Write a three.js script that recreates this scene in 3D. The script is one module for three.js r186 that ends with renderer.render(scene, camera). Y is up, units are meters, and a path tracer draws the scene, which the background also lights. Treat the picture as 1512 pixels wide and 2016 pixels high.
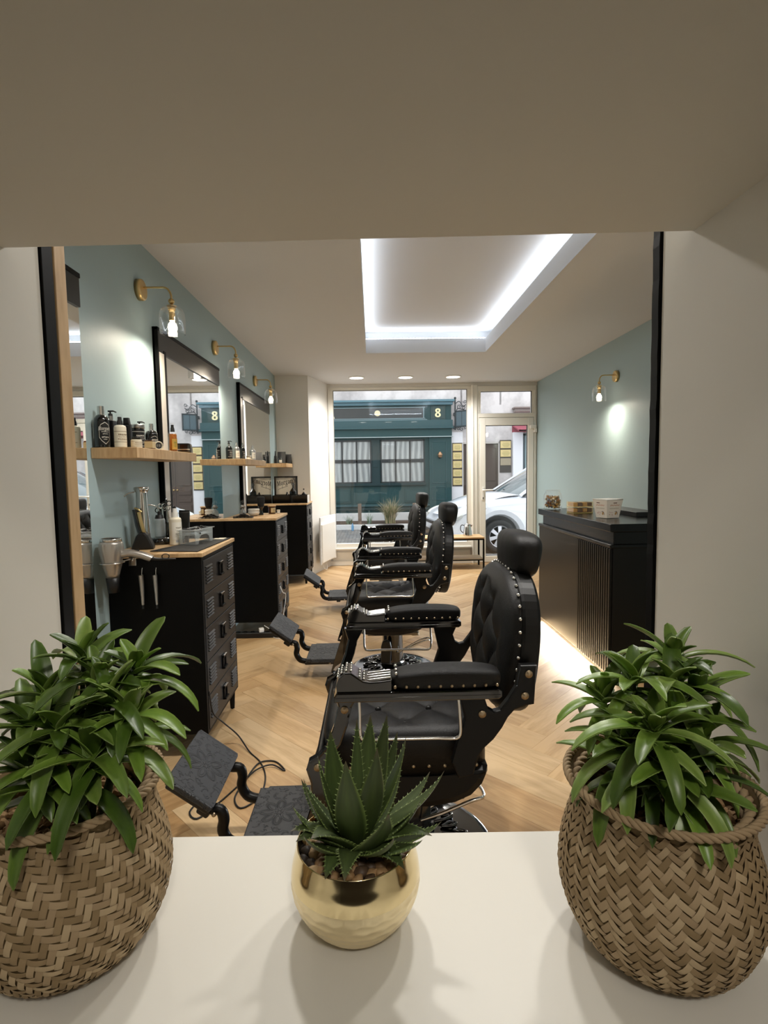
import * as THREE from 'three';
import { RoundedBoxGeometry } from 'three/addons/geometries/RoundedBoxGeometry.js';
import { mergeGeometries } from 'three/addons/utils/BufferGeometryUtils.js';
import { RectAreaLightUniformsLib } from 'three/addons/lights/RectAreaLightUniformsLib.js';
import { FontLoader } from 'three/addons/loaders/FontLoader.js';
import { TextGeometry } from 'three/addons/geometries/TextGeometry.js';

// ---------------------------------------------------------------- camera, sky, lights, exposure
const R = THREE.MathUtils.degToRad;
const scene = new THREE.Scene();
const renderer = new THREE.WebGLRenderer({ antialias: true });
renderer.toneMapping = THREE.LinearToneMapping;
renderer.toneMappingExposure = 1.1;
renderer.shadowMap.enabled = true;
const camera = new THREE.PerspectiveCamera(2 * THREE.MathUtils.radToDeg(Math.atan(1008 / 1045)), 1512 / 2016, 0.05, 80);
camera.position.set(0, 1.36, 0);
camera.rotation.order = 'YXZ';
camera.rotation.set(R(-4.288), R(-1.19), R(-0.9));
scene.add(camera);
scene.background = new THREE.Color(0.93, 0.96, 1.0);          // even overcast sky
scene.backgroundIntensity = 2.1;
RectAreaLightUniformsLib.init();
const LUM = {                                                 // light levels, all in one place
  cove: 26, coveGlow: 7, spot: 5.6, frontSpot: 9, spotGlow: 5, wallLamp: 2.4, wallGlow: 14, backRoom: 3.5, counterLed: 340, counterGlow: 5,
};
const COOL = new THREE.Color(0.86, 0.93, 1.0), WARM = new THREE.Color(1.0, 0.88, 0.71), NEUTRAL = new THREE.Color(1.0, 0.962, 0.905);
function rectLight(parent, w, h, pos, towards, intensity, color) {
  const l = new THREE.RectAreaLight(color, intensity, w, h);
  l.position.set(...pos); l.lookAt(...towards); parent.add(l); return l;
}

// ---------------------------------------------------------------- helpers
let seed = 7;
const rnd = () => { seed = (seed + 0x6d2b79f5) | 0; let t = Math.imul(seed ^ (seed >>> 15), 1 | seed); t = (t + Math.imul(t ^ (t >>> 7), 61 | t)) ^ t; return ((t ^ (t >>> 14)) >>> 0) / 4294967296; };
const rr = (a, b) => a + (b - a) * rnd();
const V = (x, y, z) => new THREE.Vector3(x, y, z);
const names = new Map();
const numbered = (n) => { const k = names.get(n) ?? 0; names.set(n, k + 1); return k ? n + '_' + String(k).padStart(3, '0') : n; };
function tag(o, label, category, group) { o.userData.label = label; if (category) o.userData.category = category; if (group) o.userData.group = group; return o; }
function thing(name, label, category, pos = [0, 0, 0], turn = 0, group) {
  const o = new THREE.Group(); o.name = numbered(name); o.position.set(...pos); o.rotation.y = turn; scene.add(o);
  return tag(o, label, category, group);
}
function group(name, parent, pos = [0, 0, 0]) { const o = new THREE.Group(); o.name = name; o.position.set(...pos); parent.add(o); return o; }
function part(name, geo, mat, parent, label) {
  const m = new THREE.Mesh(Array.isArray(geo) ? merge(geo) : geo, mat);
  m.name = parent === scene ? numbered(name) : name; m.castShadow = m.receiveShadow = true; parent.add(m);
  if (label) m.userData.label = label;
  return m;
}
function single(name, geo, mat, label, category, group_) { return tag(part(name, geo, mat, scene), label, category, group_); }
function struct(name, geo, mat, label) { const m = part(name, geo, mat, scene); m.userData.kind = 'structure'; if (label) m.userData.label = label; return m; }
function dup(root, pos, turn, label) {
  const r = root.clone(); r.name = numbered(root.name.replace(/_\d+$/, '')); r.userData = { ...root.userData }; scene.add(r);
  r.position.set(...pos); r.rotation.y = turn; if (label) r.userData.label = label; return r;
}
function merge(list) {
  const flat = list.map((g) => {
    const n = g.index ? g.toNonIndexed() : g.clone();
    for (const k of Object.keys(n.attributes)) if (!['position', 'normal', 'uv'].includes(k)) n.deleteAttribute(k);
    if (!n.attributes.uv) n.setAttribute('uv', new THREE.BufferAttribute(new Float32Array(n.attributes.position.count * 2), 2));
    n.morphAttributes = {}; n.clearGroups(); return n;
  });
  return mergeGeometries(flat, false);
}
const at = (g, x, y, z, rx = 0, ry = 0, rz = 0) => { g.applyMatrix4(new THREE.Matrix4().compose(V(x, y, z), new THREE.Quaternion().setFromEuler(new THREE.Euler(rx, ry, rz, 'YXZ')), V(1, 1, 1))); return g; };
function uvBox(g, turn = false, ox = 0, oy = 0) {              // uv in metres from the dominant normal
  const n = g.index ? g.toNonIndexed() : g, p = n.attributes.position, m = n.attributes.normal, uv = new Float32Array(p.count * 2);
  for (let i = 0; i < p.count; i++) {
    const ax = Math.abs(m.getX(i)), ay = Math.abs(m.getY(i)), az = Math.abs(m.getZ(i));
    let a, b;
    if (ay >= ax && ay >= az) { a = p.getX(i); b = p.getZ(i); } else if (ax >= az) { a = p.getZ(i); b = p.getY(i); } else { a = p.getX(i); b = p.getY(i); }
    if (turn) [a, b] = [b, a];
    uv[2 * i] = a + ox; uv[2 * i + 1] = b + oy;
  }
  n.setAttribute('uv', new THREE.BufferAttribute(uv, 2)); return n;
}
// box by its extents, edges rounded by r
function bx(x0, x1, y0, y1, z0, z1, r = 0.003, seg = 1) {
  const w = Math.abs(x1 - x0), h = Math.abs(y1 - y0), d = Math.abs(z1 - z0);
  const g = r > 0 ? new RoundedBoxGeometry(w, h, d, seg, Math.min(r, w * 0.49, h * 0.49, d * 0.49)) : new THREE.BoxGeometry(w, h, d);
  return uvBox(at(g, (x0 + x1) / 2, (y0 + y1) / 2, (z0 + z1) / 2));
}
const cyl = (r0, r1, h, x, y, z, seg = 24) => at(new THREE.CylinderGeometry(r1, r0, h, seg), x, y + h / 2, z);
const ball = (r, x, y, z, a = 10, b = 8) => at(new THREE.SphereGeometry(r, a, b), x, y, z);
const lathe = (pts, seg = 32) => new THREE.LatheGeometry(pts.map(([x, y]) => new THREE.Vector2(x, y)), seg);
function poly(pts, depth, bevel = 0.003, smooth = false) {     // outline in x,y; extruded along z, centred
  const s = new THREE.Shape();
  if (smooth) { s.moveTo(...pts[0]); s.splineThru([...pts.slice(1), pts[0]].map(([x, y]) => new THREE.Vector2(x, y))); } else s.setFromPoints(pts.map(([x, y]) => new THREE.Vector2(x, y)));
  const d = depth - 2 * bevel;
  const g = new THREE.ExtrudeGeometry(s, { depth: d, bevelEnabled: bevel > 0, bevelThickness: bevel, bevelSize: bevel, bevelOffset: -bevel, bevelSegments: 2, curveSegments: 6 });
  return g.translate(0, 0, -d / 2);
}
// tube with closed ends, radius number or function of 0..1, optional flattening [across, up]
function tube(points, radius, segs = 24, sides = 8, smooth = true) {
  const pv = points.map((p) => V(...p));
  const curve = smooth ? new THREE.CatmullRomCurve3(pv, false, 'centripetal') : (() => { const c = new THREE.CurvePath(); for (let i = 1; i < pv.length; i++) c.add(new THREE.LineCurve3(pv[i - 1], pv[i])); return c; })();
  const rad = typeof radius === 'function' ? radius : () => radius;
  const f = curve.computeFrenetFrames ? new THREE.CatmullRomCurve3(Array.from({ length: segs + 1 }, (_, i) => curve.getPointAt(i / segs))) : null;
  const fr = f.computeFrenetFrames(segs, false), P = [], N = [], U = [], I = [], c = V(0, 0, 0), n = V(0, 0, 0);
  for (let i = 0; i <= segs; i++) {
    c.copy(curve.getPointAt(i / segs));
    for (let j = 0; j <= sides; j++) {
      const a = (j / sides) * Math.PI * 2; n.set(0, 0, 0).addScaledVector(fr.normals[i], Math.cos(a)).addScaledVector(fr.binormals[i], Math.sin(a));
      const q = rad(i / segs); P.push(c.x + n.x * q, c.y + n.y * q, c.z + n.z * q); N.push(n.x, n.y, n.z); U.push(i / segs, j / sides);
    }
  }
  for (let i = 0; i < segs; i++) for (let j = 0; j < sides; j++) { const a = i * (sides + 1) + j, b = a + sides + 1; I.push(a, a + 1, b, b, a + 1, b + 1); }
  for (const [i, s] of [[0, -1], [segs, 1]]) {
    const k = P.length / 3, p = curve.getPointAt(i / segs), t = fr.tangents[i];
    P.push(p.x, p.y, p.z); N.push(t.x * s, t.y * s, t.z * s); U.push(0, 0);
    for (let j = 0; j <= sides; j++) { const a = (i * (sides + 1) + j) * 3; P.push(P[a], P[a + 1], P[a + 2]); N.push(t.x * s, t.y * s, t.z * s); U.push(0, 0); }
    for (let j = 0; j < sides; j++) s < 0 ? I.push(k, k + 2 + j, k + 1 + j) : I.push(k, k + 1 + j, k + 2 + j);
  }
  return buffer(P, I, U, N);
}
function buffer(P, I, U, N) {
  const g = new THREE.BufferGeometry();
  g.setAttribute('position', new THREE.Float32BufferAttribute(P, 3));
  if (U) g.setAttribute('uv', new THREE.Float32BufferAttribute(U, 2));
  g.setIndex(I);
  if (N) g.setAttribute('normal', new THREE.Float32BufferAttribute(N, 3)); else g.computeVertexNormals();
  return g;
}

// ---------------------------------------------------------------- textures and materials
function canvas(w, h, draw) { const c = document.createElement('canvas'); c.width = w; c.height = h; draw(c.getContext('2d'), w, h); return c; }
function tex(w, h, draw, srgb = true, repeat) {
  const t = new THREE.CanvasTexture(canvas(w, h, draw)); t.colorSpace = srgb ? THREE.SRGBColorSpace : THREE.NoColorSpace; t.magFilter = THREE.LinearFilter;
  t.wrapS = t.wrapT = THREE.RepeatWrapping; if (repeat) t.repeat.set(...repeat); return t;
}
const hash = (x, y) => { let h = Math.imul(x | 0, 374761393) + Math.imul(y | 0, 668265263); h = Math.imul(h ^ (h >>> 13), 1274126177); return ((h ^ (h >>> 16)) >>> 0) / 4294967296; };
function vnoise(x, y, px, py) {
  const X = Math.floor(x), Y = Math.floor(y), u = x - X, v = y - Y, s = u * u * (3 - 2 * u), t = v * v * (3 - 2 * v), w = (a, p) => ((a % p) + p) % p;
  const a = hash(w(X, px), w(Y, py)), b = hash(w(X + 1, px), w(Y, py)), c = hash(w(X, px), w(Y + 1, py)), d = hash(w(X + 1, px), w(Y + 1, py));
  return a + (b - a) * s + (c - a) * t + (a - b - c + d) * s * t;
}
const fbm = (x, y, px, py, o = 4) => { let s = 0, a = 0.5; for (let i = 0; i < o; i++) { s += a * vnoise(x, y, px, py); x *= 2; y *= 2; px *= 2; py *= 2; a *= 0.5; } return s; };
function noiseTex(w, h, f, srgb = true, repeat) {              // f(u, v) -> [r, g, b] 0..255
  const d = new Uint8Array(w * h * 4);
  for (let y = 0; y < h; y++) for (let x = 0; x < w; x++) { const c = f(x / w, y / h), i = (y * w + x) * 4; d[i] = c[0]; d[i + 1] = c[1]; d[i + 2] = c[2]; d[i + 3] = 255; }
  const t = new THREE.DataTexture(d, w, h); t.wrapS = t.wrapT = THREE.RepeatWrapping; t.magFilter = THREE.LinearFilter; t.colorSpace = srgb ? THREE.SRGBColorSpace : THREE.NoColorSpace;
  if (repeat) t.repeat.set(...repeat); t.needsUpdate = true; return t;
}
const mix3 = (a, b, t) => a.map((v, i) => v + (b[i] - v) * t);
const woodTex = (light, dark, w = 1024, h = 256, knots = 1) => noiseTex(w, h, (u, v) => {
  const warp = fbm(u * 4, v * 3, 4, 3, 3) * 0.9, ring = fbm(u * 3, v * 26 + warp * 5, 3, 26, 3), fine = fbm(u * 26, v * 170, 26, 170, 2);
  const blot = fbm(u * 3 + 9, v * 2, 3, 2, 3);
  let t = Math.min(1, Math.max(0, (ring - 0.3) * 1.25 + (fine - 0.37) * 0.7 + (blot - 0.45) * 0.9 * knots));
  return mix3(light, dark, t);
}, true);
const std = (color, roughness = 0.6, metalness = 0, more = {}) => new THREE.MeshStandardMaterial({ color, roughness, metalness, ...more });
const phys = (color, roughness, metalness, more) => new THREE.MeshPhysicalMaterial({ color, roughness, metalness, ...more });
const glow = (color, k) => new THREE.MeshStandardMaterial({ color: 0x222222, emissive: color, emissiveIntensity: k, roughness: 0.6 });
const plasterBump = noiseTex(256, 256, (u, v) => { const a = fbm(u * 40, v * 40, 40, 40, 3) * 255; return [a, a, a]; }, false);
const leatherBump = noiseTex(256, 256, (u, v) => { const a = Math.abs(vnoise(u * 40, v * 40, 40, 40) - 0.5) * 2 * 160 + fbm(u * 90, v * 90, 90, 90, 2) * 95; return [a, a, a]; }, false, [6, 6]);
const M = {
  white: std(0xe6e3dd, 0.75, 0, { bumpMap: plasterBump, bumpScale: 0.0006 }),
  ceiling: std(0xcfd0d2, 0.85),
  niche: std(0xdfdbd2, 0.7, 0, { bumpMap: plasterBump, bumpScale: 0.0005 }),
  sill: std(0xe0ddd4, 0.42),
  teal: std(0x9fb3b6, 0.5, 0, { bumpMap: plasterBump, bumpScale: 0.0005 }),
  frame: std(0xe9e6dd, 0.38),
  gasket: std(0x1c1c1c, 0.6),
  pane: phys(0xffffff, 0.02, 0, { transmission: 1, thickness: 0, ior: 1.5 }),
  blackMetal: phys(0x0b0b0b, 0.45, 0, { specularIntensity: 0.22 }),
  drawerMetal: phys(0x141414, 0.4, 0, { specularIntensity: 0.7 }),
  blackPaint: std(0x090909, 0.38),
  gloss: phys(0x050505, 0.12, 0, { clearcoat: 1, clearcoatRoughness: 0.06 }),
  satin: phys(0x070707, 0.36, 0, { specularIntensity: 0.5 }),
  leather: phys(0x0a0909, 0.46, 0, { bumpMap: leatherBump, bumpScale: 0.0004, specularIntensity: 0.6 }),
  leatherSmooth: phys(0x070707, 0.42, 0, { specularIntensity: 0.55 }),
  chrome: std(0xd8d6d2, 0.17, 1),
  steel: std(0xb9b7b4, 0.28, 1),
  brass: std(0xd9bd86, 0.28, 1),
  bolt: std(0x9c8c74, 0.35, 1),
  mirror: std(0xf2f5f4, 0.015, 1),
  plastic: std(0x101011, 0.4),
  whitePlastic: std(0xe8e6e0, 0.4),
  greyPlate: std(0x2b2c2e, 0.62),
  clear: phys(0xffffff, 0.03, 0, { transmission: 1, thickness: 0, ior: 1.45 }),
  cable: std(0x0b0b0b, 0.5),
};
const oakMap = woodTex([205, 172, 128], [158, 120, 76], 1024, 256, 0.6);
M.oak = std(0xffffff, 0.5, 0, { map: oakMap });

// ---------------------------------------------------------------- the room
const XL = -1.25, XR = 2.41, ZF = -7.75, CEIL = 2.63, SILL = 0.79;
// floor: herringbone planks, each a piece of its own
const floor = struct('floor', [bx(-1.4, 2.56, -0.13, -0.010, -7.95, -0.28, 0)], std(0x8a6a44, 0.9), 'light oak herringbone plank floor of the barber shop');
{
  const plankTex = [woodTex([209, 179, 137], [173, 140, 98], 1024, 128, 1), woodTex([203, 171, 128], [162, 128, 86], 1024, 128, 1.2)];
  const tints = [0xffffff, 0xf6f0e8, 0xe9dfd2, 0xfffaf2];
  const mats = []; for (const m of plankTex) for (const c of tints) mats.push(std(c, 0.42, 0, { map: m }));
  const w = 0.165, L = 0.752, q = Math.SQRT1_2, X0 = 0.871, Z0 = 2.136, gap = 0.0003;
  const clip = (pts, nx, nz, c) => { const out = []; for (let i = 0; i < pts.length; i++) { const a = pts[i], b = pts[(i + 1) % pts.length], da = a[0] * nx + a[1] * nz - c, db = b[0] * nx + b[1] * nz - c; if (da <= 0) out.push(a); if (da * db < 0) { const t = da / (da - db); out.push([a[0] + (b[0] - a[0]) * t, a[1] + (b[1] - a[1]) * t, a[2] + (b[2] - a[2]) * t, a[3] + (b[3] - a[3]) * t]); } } return out; };
  const corner = (u, v, s, t) => [(u - v) * q + X0, -((u + v) * q + Z0), s, t];
  const prism = (P) => {                                       // P: [x, z, s, t] ring, top at y = 0 with a small chamfer
    const n = P.length, cx = P.reduce((a, p) => a + p[0], 0) / n, cz = P.reduce((a, p) => a + p[1], 0) / n, pos = [], uv = [], idx = [];
    const ring = (y, inset) => P.map((p) => { const dx = cx - p[0], dz = cz - p[1], d = Math.hypot(dx, dz) || 1; return [p[0] + dx / d * inset, y, p[1] + dz / d * inset, p[2], p[3]]; });
    const area = P.reduce((a, p, i) => { const b = P[(i + 1) % n]; return a + p[0] * b[1] - b[0] * p[1]; }, 0), flip = area > 0;
    const A = ring(0, 0.0009), B = ring(-0.0007, 0), C = ring(-0.011, 0);
    const push = (v) => { pos.push(v[0], v[1], v[2]); uv.push(v[3], v[4]); return pos.length / 3 - 1; };
    const top = A.map(push); for (let i = 1; i < n - 1; i++) flip ? idx.push(top[0], top[i + 1], top[i]) : idx.push(top[0], top[i], top[i + 1]);
    for (const [S, T] of [[A, B], [B, C]]) for (let i = 0; i < n; i++) { const j = (i + 1) % n, a = push(S[i]), b = push(S[j]), c = push(T[j]), d = push(T[i]); flip ? idx.push(a, b, c, a, c, d) : idx.push(a, c, b, a, d, c); }
    return buffer(pos, idx, uv);
  };
  let count = 0;
  for (let j = -6; j <= 6; j++) for (let i = -60; i <= 60; i++) for (const dir of [0, 1]) {
    const ou = i * w + j * L, ov = i * w - j * L, s0 = rnd() * 1, t0 = Math.floor(rnd() * 6) / 6, k = Math.floor(rnd() * mats.length);
    const [u0, u1, v0, v1] = dir ? [ou, ou + w, ov + w, ov + w + L] : [ou, ou + L, ov, ov + w];
    let P = [[u0 + gap, v0 + gap], [u1 - gap, v0 + gap], [u1 - gap, v1 - gap], [u0 + gap, v1 - gap]].map(([u, v]) => corner(u, v, s0 + (dir ? v - v0 : u - u0) / 1.5, t0 + (dir ? u - u0 : v - v0) / 0.66));
    for (const c of [[1, 0, XR], [-1, 0, 1.25], [0, -1, 7.72], [0, 1, -0.95]]) if (P.length) P = clip(P, ...c);
    if (P.length < 3) continue;
    const a = Math.abs(P.reduce((s, p, n) => { const b = P[(n + 1) % P.length]; return s + p[0] * b[1] - b[0] * p[1]; }, 0)) / 2;
    if (a < 0.003) continue;
    if (P.some((p) => p[1] > -0.8) && P.every((p) => p[1] > -1)) continue;
    part('plank', prism(P), mats[k], floor); count++;
  }
}
// ceiling slab with the opening of the light cove, and the cove's upper box
const CX0 = -0.045, CX1 = 1.235, CZ0 = -2.35, CZ1 = -5.78;
const ceiling = struct('ceiling', [
  bx(-1.4, CX0, CEIL, 2.775, -7.95, -0.28, 0), bx(CX1, 2.56, CEIL, 2.775, -7.95, -0.28, 0),
  bx(CX0, CX1, CEIL, 2.775, CZ0, -0.28, 0), bx(CX0, CX1, CEIL, 2.775, -7.95, CZ1, 0),
  bx(-1.4, 2.56, 2.87, 2.99, -7.95, -0.28, 0),
  bx(-1.4, CX0 - 0.12, 2.775, 2.87, -7.95, -0.28, 0), bx(CX1 + 0.12, 2.56, 2.775, 2.87, -7.95, -0.28, 0),
  bx(CX0 - 0.12, CX1 + 0.12, 2.775, 2.87, CZ0 + 0.12, -0.28, 0), bx(CX0 - 0.12, CX1 + 0.12, 2.775, 2.87, -7.95, CZ1 - 0.12, 0),
], M.ceiling, 'white plaster ceiling with a long recessed light cove');
// side walls
struct('wall_left', [bx(-1.42, XL, -0.02, 2.88, -7.95, -0.82, 0)], M.teal, 'grey teal painted wall with mirrors and shelves');
struct('wall_right', [bx(XR, 2.58, -0.02, 2.88, -7.95, -0.82, 0)], M.teal, 'grey teal painted wall behind the black reception counter');
// white pier with a splayed reveal at the far left corner
{
  const s = new THREE.Shape([[XL - 0.02, 7.04], [-0.822, 7.04], [-0.62, 7.78], [-0.62, 7.95], [XL - 0.02, 7.95]].map((p) => new THREE.Vector2(...p)));
  const g = new THREE.ExtrudeGeometry(s, { depth: CEIL + 0.06, bevelEnabled: false }); g.rotateX(-Math.PI / 2); g.translate(0, -0.03, 0);
  struct('wall_pier', uvBox(g), M.white, 'white plaster pier beside the shop window');
}
// wall of the shop window: lintel, panelled apron below, post between window and door
struct('wall_front', [bx(-0.64, 2.43, 2.575, 2.66, -7.95, ZF, 0), bx(2.375, 2.43, 0, 2.6, -7.95, ZF - 0.005, 0), bx(-0.64, 1.44, -0.02, 0.255, -7.93, ZF - 0.01, 0)], M.white, 'white front wall around the shop window');
{
  const w = struct('window_1', [
    bx(-0.625, -0.545, 0.26, 2.58, -7.80, ZF + 0.01, 0.008, 2), bx(1.383, 1.45, 0.26, 2.58, -7.80, ZF + 0.01, 0.008, 2),
    bx(-0.6, 1.45, 2.535, 2.582, -7.80, ZF + 0.012, 0.008, 2), bx(-0.6, 1.45, 0.255, 0.325, -7.80, ZF + 0.02, 0.008, 2),
  ], M.frame, 'large shop window in a white frame looking on the street');
  part('window_sill', bx(-0.63, 1.44, 0.235, 0.262, ZF - 0.05, ZF + 0.06, 0.008, 2), M.frame, w);
  part('pane', bx(-0.55, 1.39, 0.32, 2.54, -7.781, -7.775, 0), M.pane, w);
  part('gasket', [bx(-0.548, -0.541, 0.32, 2.54, -7.772, -7.738, 0), bx(1.379, 1.386, 0.32, 2.54, -7.772, -7.738, 0), bx(-0.545, 1.385, 2.531, 2.538, -7.772, -7.738, 0)], std(0x8b8a85, 0.6), w);
  for (const [a, b] of [[-0.6, 0.4], [0.42, 1.42]]) part('apron_panel', bx(a, b, 0.05, 0.2, ZF - 0.02, ZF + 0.006, 0.006, 2), M.frame, w);
}
struct('trim_1', [bx(1.445, 1.535, 0, 2.6, -7.85, ZF + 0.035, 0.012, 2), bx(1.455, 1.475, 0, 2.6, -7.85, ZF + 0.045, 0.006)], M.frame, 'white post between shop window and glass door');
struct('baseboard_front', [bx(-0.64, 1.45, 0, 0.07, ZF - 0.02, ZF + 0.022, 0.006)], M.frame, 'white baseboard under the shop window');
{
  const d = struct('door_1', [
    bx(1.53, 1.56, 0, 2.58, -7.82, ZF + 0.02, 0.006), bx(2.355, 2.39, 0, 2.58, -7.82, ZF + 0.02, 0.006), bx(1.53, 2.39, 2.125, 2.185, -7.82, ZF + 0.022, 0.008, 2), bx(1.53, 2.39, 2.5, 2.58, -7.82, ZF + 0.022, 0.008, 2),
    bx(1.555, 1.585, 2.17, 2.52, -7.82, ZF + 0.012, 0.006), bx(2.328, 2.36, 2.17, 2.52, -7.82, ZF + 0.012, 0.006),
  ], M.frame, 'white framed glass door to the street with a transom above');
  const leaf = group('door_leaf', d);
  part('stile', bx(1.562, 1.652, 0.015, 2.12, -7.81, ZF + 0.028, 0.008, 2), M.frame, leaf);
  part('stile', bx(2.268, 2.353, 0.015, 2.12, -7.81, ZF + 0.028, 0.008, 2), M.frame, leaf);
  part('rail', bx(1.64, 2.28, 2.012, 2.12, -7.81, ZF + 0.026, 0.008, 2), M.frame, leaf);
  part('rail', bx(1.64, 2.28, 0.015, 0.105, -7.81, ZF + 0.026, 0.008, 2), M.frame, leaf);
  part('gasket', [bx(1.648, 1.656, 0.1, 2.016, -7.775, ZF + 0.006, 0), bx(2.262, 2.272, 0.1, 2.016, -7.775, ZF + 0.006, 0), bx(1.65, 2.27, 2.006, 2.016, -7.775, ZF + 0.006, 0), bx(1.65, 2.27, 0.1, 0.11, -7.775, ZF + 0.006, 0)], M.gasket, leaf);
  part('pane', bx(1.645, 2.275, 0.1, 2.016, -7.781, -7.776, 0), M.pane, leaf);
  part('transom_pane', bx(1.57, 2.345, 2.18, 2.505, -7.781, -7.776, 0), M.pane, d);
  part('transom_gasket', [bx(1.58, 2.333, 2.494, 2.504, -7.775, ZF + 0.004, 0), bx(1.58, 2.333, 2.181, 2.188, -7.775, ZF + 0.004, 0), bx(2.324, 2.333, 2.181, 2.5, -7.775, ZF + 0.004, 0)], M.gasket, d);
  const h = group('door_handle', d);
  part('plate', bx(1.595, 1.63, 0.93, 1.12, ZF + 0.026, ZF + 0.036, 0.006, 2), M.whitePlastic, h);
  part('lever', tube([[1.612, 1.076, ZF + 0.03], [1.614, 1.076, ZF + 0.075], [1.66, 1.078, ZF + 0.08], [1.745, 1.08, ZF + 0.078]], 0.011, 16, 10), M.whitePlastic, h);
  part('keyhole', bx(1.606, 1.619, 0.945, 0.975, ZF + 0.035, ZF + 0.039, 0.003), M.gasket, h);
  part('door_closer', [bx(2.29, 2.38, 1.955, 2.01, ZF + 0.02, ZF + 0.075, 0.012, 2), bx(2.35, 2.395, 1.90, 1.965, ZF + 0.02, ZF + 0.06, 0.01, 2)], M.whitePlastic, d);
}
// the wall between camera room and shop, with the niche through it
const NZ0 = -0.28, NZ1 = -0.8, NL = -0.521, NR = 0.476, SOF = 1.703;
struct('wall_near', [
  bx(-1.42, NL, -0.13, 2.88, -0.877, NZ0, 0.001), bx(NR, 2.58, -0.13, 2.88, -0.877, NZ0, 0.001),
  bx(NL - 0.02, NR + 0.02, -0.13, SILL - 0.03, NZ1 - 0.02, NZ0, 0), at(bx(-0.56, 0.56, 0, 1.2, NZ1, NZ0, 0.006), 0, 1.6965, 0, 0, 0, R(1.0)),
], M.niche, 'thick beige plaster wall with a deep niche opening');
struct('trim_2', poly([[NL - 0.005, 0.26], [NR + 0.005, 0.26], [NR + 0.005, 0.7905], [NL - 0.005, 0.811]], 0.03, 0.002).rotateX(-Math.PI / 2).translate(0, SILL - 0.015, 0), M.sill, 'smooth white sill board of the niche');
{ // ragged black strip along the right edge, black and oak strips along the left edge of the opening
  const s = []; s.push([0.5, SILL - 0.05]); for (let i = 0; i <= 60; i++) s.push([0.4715 + rr(-0.0006, 0.0006), SILL - 0.05 + i * 0.0175]); s.push([0.5, SILL + 1.0]);
  const g = poly(s.map(([x, y]) => [x, y]), 0.02, 0); g.translate(0, 0, -0.889); struct('trim_3', g, M.blackMetal, 'ragged black edge strip at the right of the niche opening');
  const l = bx(-0.55, -0.5175, SILL - 0.05, 1.84, -0.91, -0.879, 0.002); struct('trim_4', l, M.blackMetal, 'black edge strip at the left of the niche opening');
  struct('trim_5', uvBox(bx(-0.59, -0.527, 0.4, 1.9, -0.965, -0.93, 0.003), true), M.oak, 'oak edge strip behind the black strip on the left');
}
// the room the camera stands in
struct('wall_back', [bx(-1.4, 2.58, 0, 2.8, 2.3, 2.42, 0)], std(0x3a332d, 0.8), 'dark wall of the room behind the camera');
struct('wall_back_left', [bx(-1.42, -1.3, 0, 2.8, -0.28, 2.4, 0)], std(0x4a423a, 0.8), 'left wall of the room behind the camera');
struct('wall_back_right', [bx(2.46, 2.58, 0, 2.8, -0.28, 2.4, 0)], std(0x4a423a, 0.8), 'right wall of the room behind the camera');
struct('floor_back', [bx(-1.42, 2.58, -0.12, 0, -0.28, 2.42, 0)], std(0x5a4630, 0.6), 'wooden floor of the room behind the camera');
struct('ceiling_back', [bx(-1.42, 2.58, 2.75, 2.88, -0.28, 2.42, 0)], M.ceiling, 'ceiling of the room behind the camera');

// ---------------------------------------------------------------- lamps
{ // LED strips on the ledge of the cove
  const strip = thing('led_strip_light', 'cool white led strip lying on the ledge of the ceiling cove', 'led strip', [0, 2.776, 0]);
  const g = glow(new THREE.Color(0.82, 0.9, 1.0), LUM.coveGlow), y0 = 0, y1 = 0.006, gx = [];
  gx.push(['led_tape', bx(CX0 - 0.022, CX0 - 0.008, y0, y1, CZ1, CZ0, 0)], ['led_tape', bx(CX1 + 0.008, CX1 + 0.022, y0, y1, CZ1, CZ0, 0)], ['led_tape', bx(CX0, CX1, y0, y1, CZ1 - 0.022, CZ1 - 0.008, 0)], ['led_tape', bx(CX0, CX1, y0, y1, CZ0 + 0.008, CZ0 + 0.022, 0)]);
  for (const [n, geo] of gx) part(n, geo, g, strip);
  const chips = []; for (let x = CX0 + 0.03; x < CX1; x += 0.034) chips.push(bx(x, x + 0.011, 0, 0.009, CZ1 - 0.007, CZ1 - 0.001, 0));
  part('led_chip', chips, glow(new THREE.Color(0.85, 0.92, 1), LUM.coveGlow * 1.6), strip);
  const xm = (CX0 + CX1) / 2, zm = (CZ0 + CZ1) / 2, lz = CZ0 - CZ1, lx = CX1 - CX0;
  // tape faces up and a little towards the middle
  rectLight(strip, lz, 0.014, [CX0 - 0.015, 0.009, zm], [CX0 + 0.16, 0.4, zm], LUM.cove, COOL);
  rectLight(strip, lz, 0.014, [CX1 + 0.015, 0.009, zm], [CX1 - 0.16, 0.4, zm], LUM.cove, COOL);
  rectLight(strip, lx, 0.014, [xm, 0.009, CZ1 - 0.015], [xm, 0.4, CZ1 + 0.16], LUM.cove, COOL);
  rectLight(strip, lx, 0.014, [xm, 0.009, CZ0 + 0.015], [xm, 0.4, CZ0 - 0.16], LUM.cove, COOL);
}
const spotTrim = new THREE.MeshStandardMaterial({ color: 0xf2f0ea, roughness: 0.4 }), spotGlow = glow(new THREE.Color(1, 0.95, 0.86), LUM.spotGlow);
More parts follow.
